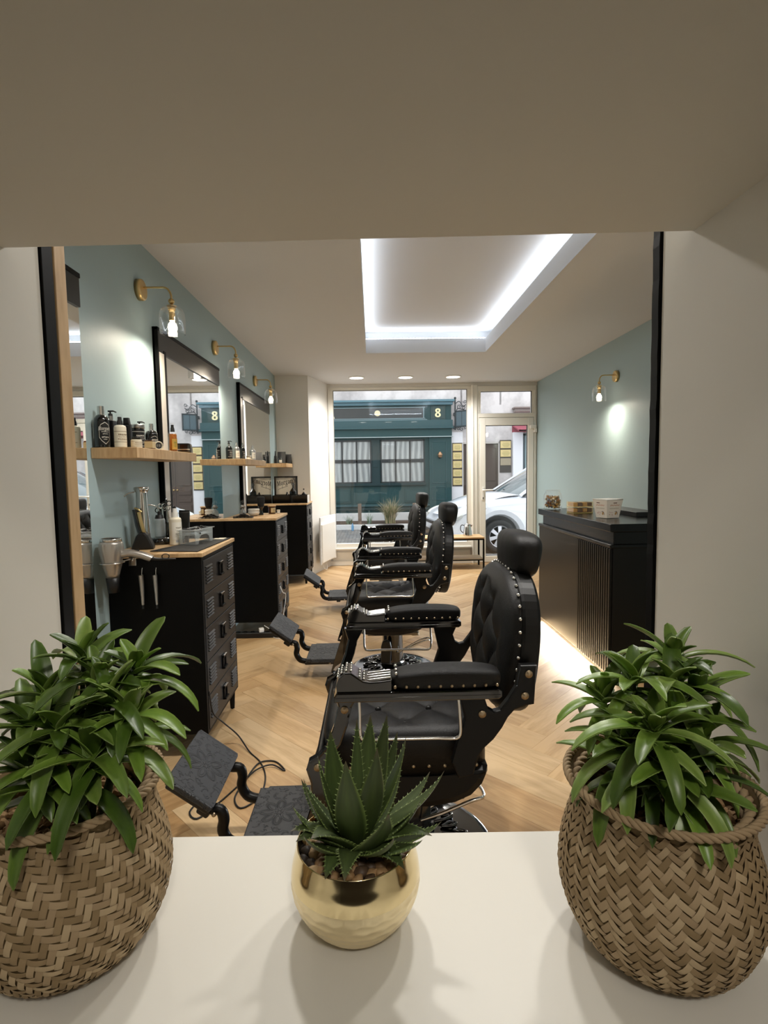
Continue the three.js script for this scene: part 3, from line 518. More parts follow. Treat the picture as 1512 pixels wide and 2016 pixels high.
// ---------------------------------------------------------------- radiator, side table
{
  const t = thing('panel_radiator', 'white curved panel radiator on the left window reveal', 'radiator', [-0.665, 0.115, -7.40], 0);
  const pts = []; for (let i = 0; i <= 14; i++) { const u = i / 14 - 0.5; pts.push([u * 0.66, 0.055 - 0.11 * u * u]); } for (let i = 14; i >= 0; i--) { const u = i / 14 - 0.5; pts.push([u * 0.66, 0.037 - 0.11 * u * u]); }
  const g = poly(pts, 0.64, 0.003); g.rotateX(-Math.PI / 2); at(g, 0.05, 0.33, 0, 0, R(90 - 14)); part('panel', g, std(0xf1f3f4, 0.28), t);
  part('back_box', at(bx(-0.28, 0.28, 0.03, 0.55, -0.02, 0.03, 0.006), 0.02, 0, 0, 0, R(90 - 14)), M.whitePlastic, t);
}
{
  const t = thing('side_table', 'low metal framed side table with oak top under the shop window', 'side table', [0.72, 0, -7.42]);
  const w = 0.80, d = 0.17, H = 0.44, l = M.blackMetal;
  for (const [x, z] of [[-w, d], [w, d], [-w, -d], [w, -d]]) part('leg', bx(x - 0.011, x + 0.011, 0, H - 0.02, z - 0.011, z + 0.011, 0.002), l, t);
  part('frame', [bx(-w, w, H - 0.035, H - 0.014, d - 0.01, d + 0.01, 0.002), bx(-w, w, H - 0.035, H - 0.014, -d - 0.01, -d + 0.01, 0.002), bx(-w - 0.01, -w + 0.01, H - 0.035, H - 0.014, -d, d, 0.002), bx(w - 0.01, w + 0.01, H - 0.035, H - 0.014, -d, d, 0.002), bx(-w, w, 0.12, 0.135, d - 0.008, d + 0.008, 0.002), bx(-w, w, 0.12, 0.135, -d - 0.008, -d + 0.008, 0.002)], l, t);
  part('top', bx(-w - 0.012, w + 0.012, H - 0.014, H + 0.006, -d - 0.012, d + 0.012, 0.003, 2), M.oak, t);
  part('shelf', bx(-w, w, 0.134, 0.148, -d, d, 0.002), std(0xb7a58a, 0.6), t);
  const k = thing('steel_jug', 'small polished steel jug with lid on the side table', 'jug', [1.33, 0.4465, -7.42], R(160));
  part('body', lathe([[0, 0], [0.062, 0], [0.065, 0.006], [0.062, 0.05], [0.05, 0.12], [0.044, 0.16], [0, 0.16]], 32), M.chrome, k);
  part('lid', lathe([[0.047, 0.16], [0.046, 0.166], [0.02, 0.175], [0.008, 0.178], [0.008, 0.186], [0.012, 0.194], [0.008, 0.202], [0, 0.203]], 28), M.chrome, k);
  part('handle', tube([[0.046, 0.145, 0], [0.085, 0.15, 0], [0.1, 0.12, 0], [0.095, 0.07, 0], [0.062, 0.04, 0]], 0.006, 24, 8), M.plastic, k);
  part('spout', poly([[-0.05, 0.12], [-0.072, 0.158], [-0.045, 0.158], [-0.04, 0.12]], 0.03, 0.006), M.chrome, k);
}

// ---------------------------------------------------------------- small things on shelves and cabinets
const SH = 1.4895;                                             // upper side of the shelves
const cream = std(0xe3dac4, 0.45), amber = phys(0xffffff, 0.05, 0, { transmission: 0.9, thickness: 0, color: 0x9a5a22 }), oilMat = phys(0xd8952c, 0.06, 0, { transmission: 0.75, thickness: 0 }), silverMat = std(0xc9c9c7, 0.3, 0.9);
// printed labels: frames, strokes and small figures too small to read
function labelTex(bg, ink, kind) {
  return tex(256, 256, (c, w, h) => {
    c.fillStyle = bg; c.fillRect(0, 0, w, h); c.strokeStyle = c.fillStyle = ink; c.lineWidth = 7; c.lineJoin = 'round';
    if (kind === 'crest') { c.beginPath(); c.moveTo(128, 14); c.lineTo(200, 40); c.lineTo(232, 80); c.lineTo(232, 176); c.lineTo(196, 210); c.lineTo(128, 246); c.lineTo(60, 210); c.lineTo(24, 176); c.lineTo(24, 80); c.lineTo(56, 40); c.closePath(); c.stroke(); }
    if (kind === 'crest') { c.font = 'italic bold 52px serif'; c.textAlign = 'center'; c.fillText('Morgan\u2019s', 128, 100); }
    if (kind === 'oval') { c.beginPath(); c.ellipse(128, 128, 100, 116, 0, 0, 7); c.stroke(); }
    if (kind === 'band') { c.fillRect(0, 22, w, 8); c.fillRect(0, 226, w, 8); }
    for (const [y, l, t] of [[74, kind === 'crest' ? 0 : 110, 26], [112, 130, 9], [134, 90, 9], [166, 124, 16], [192, 70, 8]]) for (let x = 128 - l / 2; x < 128 + l / 2;) { const k = rr(6, 16); c.fillRect(x, y + rr(-2, 2), k, t * rr(0.7, 1)); x += k + 4; }
  });
}
const LAB = { crest: std(0xffffff, 0.4, 0, { map: labelTex('#131313', '#d8d4c8', 'crest') }), oval: std(0xffffff, 0.4, 0, { map: labelTex('#161616', '#77746c', 'oval') }), cream: std(0xffffff, 0.5, 0, { map: labelTex('#e0d6bf', '#6a5230', 'band') }), jar: std(0xffffff, 0.4, 0, { map: labelTex('#1b1b1b', '#c9c6bd', 'band') }), white: std(0xffffff, 0.5, 0, { map: labelTex('#ece7da', '#8a8272', 'plain') }), kraft: std(0xffffff, 0.5, 0, { map: labelTex('#c8b48a', '#4a3a22', 'band') }), green: std(0xffffff, 0.5, 0, { map: labelTex('#c9a24c', '#4e7a22', 'plain') }) };
const wrap = (r, y0, y1, mid, span, seg = 16) => { const g = new THREE.CylinderGeometry(r, r, y1 - y0, seg, 1, true, mid - span / 2, span); return g.translate(0, (y0 + y1) / 2, 0); };
const FRONT = 0.9;                                             // labels look to the room and a little to the near end
const pumpTop = (y, r = 0.006, h = 0.02, l = 0.026) => [cyl(r * 1.7, r * 1.5, h * 0.55, 0, y, 0, 16), cyl(r * 0.6, r * 0.6, h * 0.45, 0, y + h * 0.5, 0, 10), poly([[-0.009, 0], [l * 0.6, 0.001], [l, -0.004], [l, 0.002], [l * 0.6, 0.007], [-0.009, 0.007]], 0.014, 0.002).translate(0, y + h * 0.9, 0)];
function bottle(label, x, y, z, parts, group_, name = 'bottle', category = 'bottle', turn = 0) {
  const t = thing(name, label, category, [x, y, z], turn, group_);
  for (const [n, g, m] of parts) part(n, g, m, t);
  return t;
}
const G1 = 'toiletries on the nearest shelf', G2 = 'toiletries on the second shelf', G3 = 'things on the farthest shelf';
bottle('big black bottle with tall chrome cap and outlined crest label, first on the nearest shelf', -1.214, SH, -2.437, [
  ['body', lathe([[0, 0], [0.029, 0], [0.032, 0.004], [0.032, 0.122], [0.03, 0.132], [0.02, 0.144], [0.012, 0.148], [0, 0.148]], 32), M.gloss], ['cap', cyl(0.0145, 0.0145, 0.038, 0, 0.147, 0, 24), M.chrome], ['label', wrap(0.0325, 0.012, 0.118, FRONT, 1.9), LAB.crest]], G1);
bottle('square black pump bottle beside the big chrome capped bottle', -1.205, SH, -2.505, [
  ['body', bx(-0.02, 0.02, 0, 0.128, -0.02, 0.02, 0.004, 2), M.plastic], ['collar', cyl(0.011, 0.011, 0.022, 0, 0.127, 0, 18), M.steel], ['pump', pumpTop(0.149), M.plastic], ['label', bx(-0.016, 0.016, 0.02, 0.11, 0.0198, 0.0206, 0), LAB.oval]], G1);
bottle('cream bottle with clear cap over a black pump, in front on the nearest shelf', -1.13, SH, -2.432, [
  ['body', lathe([[0, 0], [0.024, 0], [0.0255, 0.003], [0.0255, 0.088], [0.023, 0.096], [0.013, 0.1], [0, 0.1]], 28), cream], ['pump', [cyl(0.0125, 0.011, 0.02, 0, 0.1, 0, 18), cyl(0.009, 0.0085, 0.016, 0, 0.12, 0, 16)], M.plastic], ['clear_cap', lathe([[0.0145, 0.1], [0.0145, 0.143], [0.013, 0.145], [0, 0.145]], 24), M.clear], ['label', wrap(0.026, 0.018, 0.076, FRONT, 3.6, 24), LAB.cream]], G1);
bottle('tall black tapering tube bottle behind the small cream jar', -1.175, SH, -2.60, [
  ['body', poly([[-0.019, 0], [0.019, 0], [0.021, 0.06], [0.019, 0.118], [-0.019, 0.118], [-0.021, 0.06]], 0.03, 0.007), M.plastic], ['cap', poly([[-0.016, 0.118], [0.016, 0.118], [0.011, 0.15], [-0.011, 0.15]], 0.026, 0.005), M.plastic], ['label', bx(-0.014, 0.014, 0.012, 0.085, 0.0148, 0.0156, 0), LAB.oval]], G1);
bottle('large black jar with silver lid and white lettered label', -1.165, SH, -2.69, [
  ['body', lathe([[0, 0], [0.031, 0], [0.033, 0.004], [0.033, 0.104], [0.03, 0.108], [0, 0.108]], 32), M.gloss], ['lid', lathe([[0, 0.107], [0.034, 0.107], [0.0345, 0.11], [0.0345, 0.122], [0.033, 0.125], [0, 0.125]], 32), M.steel], ['label', wrap(0.0335, 0.01, 0.098, FRONT, 3.0, 24), LAB.jar]], G1, 'jar', 'jar');
bottle('silver necked bottle with black pump, behind the large black jar', -1.205, SH, -2.81, [
  ['body', lathe([[0, 0], [0.018, 0], [0.02, 0.004], [0.02, 0.1], [0.012, 0.112], [0, 0.112]], 24), M.plastic], ['collar', cyl(0.0105, 0.0105, 0.018, 0, 0.111, 0, 18), M.steel], ['pump', pumpTop(0.128), M.plastic]], G1);
bottle('small cream jar with printed label and black lid, at the shelf front', -1.085, SH, -2.49, [
  ['body', lathe([[0, 0], [0.0225, 0], [0.024, 0.003], [0.024, 0.034], [0.021, 0.038], [0, 0.038]], 28), cream], ['lid', lathe([[0, 0.037], [0.019, 0.037], [0.0195, 0.048], [0.018, 0.05], [0, 0.05]], 24), M.plastic], ['label', wrap(0.0245, 0.004, 0.033, FRONT, 3.4, 24), LAB.cream]], G1, 'jar', 'jar');
bottle('round shouldered black bottle with chrome cap, behind the amber bottle', -1.16, SH, -2.845, [
  ['body', lathe([[0, 0], [0.029, 0], [0.031, 0.004], [0.031, 0.086], [0.026, 0.102], [0.012, 0.11], [0, 0.11]], 32), M.gloss], ['cap', cyl(0.0115, 0.0115, 0.034, 0, 0.109, 0, 22), M.chrome], ['label', wrap(0.0315, 0.01, 0.082, FRONT, 1.9), LAB.crest]], G1);
bottle('small amber glass bottle with kraft label and black cap', -1.085, SH, -2.64, [
  ['body', bx(-0.019, 0.019, 0, 0.045, -0.019, 0.019, 0.005, 2), amber], ['cap', cyl(0.012, 0.012, 0.012, 0, 0.044, 0, 18), M.plastic], ['label', [bx(-0.0195, 0.0195, 0.006, 0.038, 0.0187, 0.0193, 0), bx(0.0187, 0.0193, 0.006, 0.038, -0.019, 0.019, 0)], LAB.kraft]], G1);
bottle('round white tin standing on its edge, at the shelf front', -1.075, SH + 0.0215, -2.715, [
  ['body', at(cyl(0.0215, 0.0215, 0.02, 0, -0.01, 0, 30), 0, 0, 0, Math.PI / 2), cream], ['rim', at(new THREE.TorusGeometry(0.019, 0.0025, 8, 36), 0, 0, 0.0105), cream], ['print', at(cyl(0.0155, 0.0155, 0.001, 0, -0.0005, 0, 28), 0, 0, 0.0105, Math.PI / 2), LAB.jar]], G1, 'tin', 'tin', 0.55);
bottle('flat white box beside the standing tin', -1.10, SH, -2.79, [['body', bx(-0.018, 0.018, 0, 0.022, -0.016, 0.016, 0.002), cream], ['lid_line', bx(-0.0185, 0.0185, 0.014, 0.0155, -0.0165, 0.0165, 0), std(0xb5aa92, 0.5)]], G1, 'small_box', 'box');
bottle('clear bottle of golden oil with black pump and clear cap', -1.09, SH, -2.955, [
  ['body', lathe([[0, 0], [0.0215, 0], [0.0235, 0.004], [0.0235, 0.098], [0.02, 0.106], [0.012, 0.109], [0, 0.109]], 28), M.clear], ['oil', lathe([[0, 0.004], [0.021, 0.004], [0.0215, 0.008], [0.0215, 0.097], [0, 0.097]], 28), oilMat], ['label', wrap(0.0237, 0.012, 0.07, FRONT, 1.5), LAB.green], ['pump', [cyl(0.012, 0.01, 0.022, 0, 0.109, 0, 18), cyl(0.008, 0.0075, 0.016, 0, 0.131, 0, 14)], M.plastic], ['clear_cap', lathe([[0.0135, 0.11], [0.0135, 0.152], [0.012, 0.154], [0, 0.154]], 22), M.clear]], G1);
bottle('rounded black shaver case with a chrome line, at the far end of the nearest shelf', -1.10, SH, -3.135, [
  ['body', poly([[-0.05, 0], [0.05, 0], [0.05, 0.018], [0.044, 0.05], [0.036, 0.055], [-0.036, 0.055], [-0.044, 0.05], [-0.05, 0.018]], 0.07, 0.008), M.gloss], ['chrome_line', bx(-0.035, 0.045, 0.017, 0.022, 0.0335, 0.036, 0.001), M.chrome]], undefined, 'shaver_case', 'case', 0.15);
// second shelf
const sprayBottle = (label, x, z, h, r, m) => bottle(label, x, SH, z, [['body', lathe([[0, 0], [r - 0.002, 0], [r, 0.003], [r, h * 0.6], [r * 0.8, h * 0.68], [r * 0.45, h * 0.72], [0, h * 0.72]], 28), m], ['nozzle', [cyl(r * 0.5, r * 0.45, h * 0.14, 0, h * 0.71, 0, 18), cyl(r * 0.35, r * 0.33, h * 0.12, 0, h * 0.85, 0, 16)], m === M.gloss ? M.chrome : silverMat], ['label', wrap(r + 0.0005, h * 0.1, h * 0.5, FRONT, 1.8), m === M.gloss ? LAB.jar : LAB.white]], G2, 'spray_bottle', 'bottle');
bottle('black bottle with chrome neck and black pump, first on the second shelf', -1.195, SH, -4.495, [['body', lathe([[0, 0], [0.026, 0], [0.028, 0.004], [0.028, 0.09], [0.02, 0.104], [0.011, 0.108], [0, 0.108]], 28), M.gloss], ['collar', cyl(0.012, 0.012, 0.02, 0, 0.107, 0, 18), M.chrome], ['pump', pumpTop(0.127), M.plastic], ['label', wrap(0.0285, 0.012, 0.08, FRONT, 2), LAB.jar]], G2);
sprayBottle('silver spray bottle, first silver one on the second shelf', -1.16, -4.60, 0.148, 0.026, silverMat);
sprayBottle('slim dark spray bottle between the two silver bottles', -1.13, -4.70, 0.15, 0.02, M.gloss);
bottle('low pale tin between the slim dark bottle and the far silver bottle', -1.105, SH, -4.81, [['body', lathe([[0, 0], [0.02, 0], [0.021, 0.003], [0.021, 0.022], [0, 0.022]], 26), cream], ['lid', lathe([[0, 0.022], [0.022, 0.022], [0.022, 0.033], [0.02, 0.036], [0, 0.036]], 26), silverMat]], G2, 'tin', 'tin');
sprayBottle('far silver spray bottle near the front of the second shelf', -1.10, -4.945, 0.14, 0.026, silverMat);
const leafletMat = std(0xffffff, 0.35, 0, { map: labelTex('#141414', '#c8c4ba', 'plain') });
const leaflet = (label, x, z, w, h, turn) => { const t = thing('leaflet_stand', label, 'leaflet', [x, SH, z], turn, 'black printed leaflets'); part('card', at(bx(-w / 2, w / 2, 0, h, -0.0015, 0.0015, 0), 0, 0, 0, R(-14)), leafletMat, t); part('foot', at(bx(-w / 2, w / 2, 0, h * 0.85, -0.001, 0.001, 0), 0, 0, -h * 0.44, R(14)), M.plastic, t); };
leaflet('black printed leaflet leaning at the far end of the second shelf', -1.10, -5.185, 0.066, 0.085, 0.15);
// farthest shelf
bottle('slim black bottle with pointed cap, first on the farthest shelf', -1.185, SH, -6.57, [['body', lathe([[0, 0], [0.014, 0], [0.0155, 0.003], [0.0155, 0.085], [0.008, 0.098], [0, 0.098]], 22), M.plastic], ['cap', lathe([[0, 0.097], [0.009, 0.097], [0.005, 0.15], [0, 0.152]], 18), M.plastic]], G3);
bottle('short dark bottle with pale label, on the farthest shelf', -1.135, SH, -6.6, [['body', lathe([[0, 0], [0.02, 0], [0.022, 0.003], [0.022, 0.05], [0.012, 0.062], [0, 0.062]], 24), M.gloss], ['cap', cyl(0.01, 0.01, 0.02, 0, 0.061, 0, 16), M.plastic], ['label', wrap(0.0225, 0.008, 0.042, FRONT, 2.4), LAB.white]], G3);
leaflet('larger black printed leaflet, back one of two on the farthest shelf', -1.155, -6.80, 0.105, 0.155, -0.05);
leaflet('front black printed leaflet by the pier, on the farthest shelf', -1.10, -6.92, 0.105, 0.125, -0.05);

// --- nearest cabinet: everything on its oak top
const CT = CTOP + 0.0008;
{
  const t = thing('desk_mat', 'black rubber mat lying along the front of the nearest cabinet top', 'mat', [0, CT, 0]);
  part('mat', poly([[-1.075, 2.555], [-0.835, 2.515], [-0.815, 3.03], [-0.93, 3.035]], 0.004, 0.001).rotateX(-Math.PI / 2).translate(0, 0.002, 0), std(0x161617, 0.75), t);
  single('paper_tag', [bx(-0.875, -0.835, CT + 0.005, CT + 0.0062, -3.02, -2.955, 0), bx(-0.89, -0.85, CT + 0.0062, CT + 0.0072, -2.995, -2.95, 0)], cream, 'folded cream paper tag on the far end of the black mat', 'paper');
}
{
  const t = thing('clipper_stand', 'black charging stand holding a hair clipper with brass and chrome body', 'clipper stand', [-1.15, CT, -2.66], 0.25);
  part('stand', poly([[-0.05, 0], [0.05, 0], [0.05, 0.012], [0.026, 0.07], [0.012, 0.085], [-0.012, 0.085], [-0.028, 0.068], [-0.05, 0.012]], 0.075, 0.008), M.plastic, t);
  part('clipper_body', tube([[-0.005, 0.07, 0], [-0.016, 0.12, 0], [-0.022, 0.16, 0.002], [-0.028, 0.2, 0.004]], (u) => 0.019 - 0.004 * Math.abs(u - 0.4), 20, 14), M.gloss, t);
  part('brass_plate', tube([[0.012, 0.06, 0.012], [0.004, 0.1, 0.018], [-0.006, 0.15, 0.018], [-0.012, 0.185, 0.016]], 0.0095, 16, 8), M.brass, t);
  part('lever', tube([[-0.03, 0.205, 0.012], [-0.014, 0.2, 0.022], [0.002, 0.185, 0.024]], 0.005, 10, 8), M.brass, t);
  const c = thing('shaving_flask', 'tall polished chrome canister with wide mouth behind the clipper', 'canister', [-1.18, CT, -2.735]); c.scale.setScalar(1.08);
  part('body', lathe([[0, 0], [0.03, 0], [0.032, 0.004], [0.031, 0.12], [0.026, 0.2], [0.024, 0.255], [0.03, 0.268], [0.034, 0.272], [0.034, 0.283], [0.028, 0.285], [0, 0.28]], 36), M.chrome, c);
  part('hook', tube([[-0.028, 0.262, 0.01], [-0.05, 0.255, 0.03], [-0.075, 0.235, 0.04]], 0.003, 12, 6), M.chrome, c);
}
{
  const t = thing('atomiser', 'frosted clear atomiser bottle on a round black base, with a bent spout', 'atomiser', [-1.145, CT, -2.86]);
  part('base', lathe([[0, 0], [0.055, 0], [0.06, 0.006], [0.06, 0.022], [0.05, 0.032], [0.03, 0.036], [0, 0.036]], 36), M.gloss, t);
  part('flask', lathe([[0, 0.036], [0.026, 0.036], [0.028, 0.04], [0.028, 0.125], [0.024, 0.135], [0, 0.135]], 28), phys(0xe8eef0, 0.3, 0, { transmission: 0.8, thickness: 0 }), t);
  part('cap', [cyl(0.024, 0.018, 0.02, 0, 0.134, 0, 22), cyl(0.01, 0.008, 0.02, 0, 0.153, 0, 14)], M.plastic, t);
  part('spout', tube([[0, 0.168, 0], [-0.01, 0.2, 0.01], [-0.05, 0.21, 0.03], [-0.085, 0.195, 0.045]], 0.0028, 20, 6), M.chrome, t);
}
{
  const t = thing('tool_cup', 'black cup holding scissors and combs, behind the white spray bottle', 'cup', [-1.155, CT, -2.985]);
  part('cup', lathe([[0, 0], [0.032, 0], [0.034, 0.004], [0.036, 0.1], [0.033, 0.1], [0.031, 0.006], [0, 0.006]], 28), M.gloss, t);
  for (let k = 0; k < 5; k++) {
    const s = thing('scissors', ['scissors leaning left in the black tool cup', 'upright scissors in the middle of the black tool cup', 'scissors with large loops at the back of the black tool cup', 'short scissors at the front of the black tool cup', 'scissors leaning right in the black tool cup'][k], 'scissors', [-1.155 + (k - 2) * 0.011, CT + 0.01, -2.985 + (k % 2) * 0.014 - 0.007], k * 0.9); s.rotation.z = (k - 2) * -0.05;
    const m = k % 2 ? M.chrome : M.gloss, len = 0.15 + 0.012 * ((k * 2) % 5);
    part('blade', [bx(-0.004, 0, 0, len, -0.0012, 0.0012, 0.0005), bx(0, 0.004, 0, len * 0.96, -0.0012, 0.0012, 0.0005)], M.chrome, s);
    part('finger_loops', [at(new THREE.TorusGeometry(0.0125, 0.0028, 8, 22), -0.013, len + 0.012, 0), at(new THREE.TorusGeometry(0.0125, 0.0028, 8, 22), 0.013, len + 0.01, 0)], m, s);
  }
}
bottle('white spray bottle with cream cap and barcode label, on the nearest cabinet', -1.04, CT, -2.80, [
  ['body', lathe([[0, 0], [0.029, 0], [0.031, 0.004], [0.031, 0.132], [0.028, 0.14], [0.016, 0.146], [0, 0.146]], 32), cream], ['cap', [cyl(0.0165, 0.016, 0.025, 0, 0.145, 0, 22), cyl(0.012, 0.0105, 0.022, 0, 0.17, 0, 18)], M.whitePlastic], ['nozzle', bx(-0.007, 0.007, 0.19, 0.202, -0.007, 0.007, 0.002), M.plastic], ['label', wrap(0.0315, 0.03, 0.12, FRONT, 2.2, 20), LAB.white],
  ['barcode', wrap(0.0318, 0.014, 0.028, 0.6, 0.5, 6), std(0xffffff, 0.5, 0, { map: tex(64, 32, (c) => { c.fillStyle = '#eee'; c.fillRect(0, 0, 64, 32); c.fillStyle = '#111'; for (let x = 4; x < 60; x += 5) c.fillRect(x, 2, 1 + (x * 7) % 3, 28); }) })]]);
bottle('black upright tube standing right behind the white spray bottle', -1.02, CT, -2.885, [['body', poly([[-0.02, 0.018], [0.02, 0.018], [0.028, 0.165], [-0.028, 0.165]], 0.026, 0.006), M.plastic], ['cap', cyl(0.019, 0.019, 0.02, 0, 0, 0, 22), M.gloss], ['crimp', bx(-0.028, 0.028, 0.16, 0.176, -0.003, 0.003, 0.001), M.plastic]], undefined, 'tube', 'tube');
bottle('small round black jar at the far end of the nearest cabinet', -1.07, CT, -2.985, [['body', lathe([[0, 0], [0.026, 0], [0.028, 0.003], [0.028, 0.03], [0, 0.03]], 26), M.gloss], ['lid', lathe([[0, 0.03], [0.029, 0.03], [0.029, 0.045], [0.027, 0.047], [0, 0.047]], 26), M.plastic]], undefined, 'jar', 'jar');
{ // clear tray on arched feet, full of dark clips
  const t = thing('clip_tray', 'clear plastic tray on arched feet, filled with dark hair clips', 'tray', [-0.945, CT + 0.0045, -2.84], R(-12));
  const side = new THREE.Shape([[-0.09, 0.075], [-0.085, 0], [-0.06, 0], [-0.05, 0.03], [-0.03, 0.043], [0, 0.046], [0.03, 0.043], [0.05, 0.03], [0.06, 0], [0.085, 0], [0.09, 0.075]].map((p) => new THREE.Vector2(...p)));
  const plate = (z) => new THREE.ExtrudeGeometry(side, { depth: 0.003, bevelEnabled: false }).translate(0, 0, z);
  const g = merge([plate(-0.046), plate(0.043), bx(-0.088, -0.085, 0.0, 0.075, -0.045, 0.045, 0), bx(0.085, 0.088, 0.0, 0.075, -0.045, 0.045, 0), bx(-0.086, 0.086, 0.046, 0.049, -0.045, 0.045, 0), bx(-0.1, 0.1, 0.073, 0.077, -0.053, -0.045, 0.001), bx(-0.1, 0.1, 0.073, 0.077, 0.045, 0.053, 0.001), bx(-0.1, -0.087, 0.073, 0.077, -0.05, 0.05, 0.001), bx(0.087, 0.1, 0.073, 0.077, -0.05, 0.05, 0.001)]); g.rotateY(Math.PI / 2);
  part('tray', g, phys(0xf4f6f6, 0.1, 0, { transmission: 0.86, thickness: 0 }), t);
  for (let k = 0; k < 16; k++) { const c = thing('hair_clip', 'dark sectioning clip lying in the clear tray', 'hair clip', [-0.945 + rr(-0.026, 0.026), CT + 0.06 + rr(0, 0.022), -2.84 + rr(-0.062, 0.062)], rr(0, 6), 'dark hair clips in the tray'); c.rotation.z = rr(-0.25, 0.25); part('jaw', [poly([[-0.03, -0.003], [0.012, -0.006], [0.03, 0], [0.012, 0.006], [-0.03, 0.003]], 0.005, 0.0015).rotateX(Math.PI / 2), bx(-0.028, 0.006, 0.003, 0.006, -0.003, 0.003, 0.001)], k % 5 ? M.plastic : M.steel, c); part('spring', at(new THREE.TorusGeometry(0.004, 0.0014, 6, 14), -0.004, 0.004, 0), M.steel, c); }
}
{ // hair dryer in a wire holder on the near side of the cabinet
  const h = thing('dryer_holder', 'chrome wire ring holder on the near side of the first cabinet', 'holder', [-1.18, 0.972, -2.395]);
  part('ring', at(new THREE.TorusGeometry(0.05, 0.0035, 8, 40), 0, 0, 0, Math.PI / 2), M.chrome, h);
  part('stem', [tube([[0.03, 0, -0.04], [0.05, 0, -0.075], [0.052, -0.01, -0.088]], 0.0035, 12, 6), bx(0.035, 0.07, -0.03, 0.015, -0.0895, -0.084, 0.002)], M.chrome, h);
  const d = thing('hair_dryer', 'silver hair dryer with black nozzle hanging head down in the ring', 'hair dryer', [-1.18, 0.972, -2.395], R(15)), sil = std(0xb4aea6, 0.3, 0.75); d.scale.set(1.1, 0.82, 1.1);
  part('barrel', lathe([[0.0, -0.085], [0.024, -0.085], [0.028, -0.06], [0.036, -0.02], [0.044, 0.04], [0.047, 0.075], [0.045, 0.105], [0.04, 0.122], [0.0, 0.122]], 40), sil, d);
  part('nozzle', lathe([[0, -0.165], [0.021, -0.165], [0.023, -0.13], [0.0265, -0.083], [0.0, -0.083]], 30), M.plastic, d);
  part('rear_ring', lathe([[0.034, 0.12], [0.041, 0.12], [0.0405, 0.132], [0.036, 0.136], [0.034, 0.132]], 36), M.chrome, d);
  part('grille', [cyl(0.035, 0.035, 0.004, 0, 0.124, 0, 30), ...[-2, -1, 0, 1, 2].map((k) => bx(-0.03, 0.03, 0.128, 0.131, k * 0.011 - 0.0015, k * 0.011 + 0.0015, 0.0005))], M.plastic, d);
  part('grip', tube([[0.03, 0.045, 0], [0.07, 0.048, 0], [0.11, 0.035, 0], [0.15, 0.012, 0]], (u) => 0.0225 - 0.004 * u, 24, 16), sil, d);
  part('switch', bx(0.085, 0.105, 0.055, 0.066, -0.006, 0.006, 0.003), M.plastic, d);
  part('cord_guard', tube([[0.148, 0.013, 0], [0.175, 0.006, 0], [0.205, 0.004, 0.002], [0.245, 0.002, 0.004]], (u) => 0.011 - 0.006 * u, 16, 10), M.plastic, d);
  part('hanging_loop', at(new THREE.TorusGeometry(0.014, 0.0022, 8, 24), 0.205, 0.02, 0), M.plastic, d);
  for (const [x, m, l] of [[-1.085, sil, 'silver curling tongs hanging left on the near side of the first cabinet'], [-1.02, M.steel, 'slim steel styling iron hanging right of the silver tongs']]) {
    const k = thing('styling_iron', l, 'styling iron', [x, 0.9, -2.465], 0, 'styling irons hung on the first cabinet');
    part('barrel', tube([[0, 0, 0], [0.002, -0.06, 0], [0.004, -0.14, 0.002]], (u) => 0.012 - 0.006 * u, 14, 10), m, k); part('tip', cyl(0.006, 0.004, 0.02, 0.004, -0.158, 0.002, 12), M.plastic, k); part('hook', tube([[0, -0.005, -0.01], [0, 0.022, -0.014], [0, 0.03, -0.019]], 0.0025, 10, 6), M.chrome, k);
  }
}
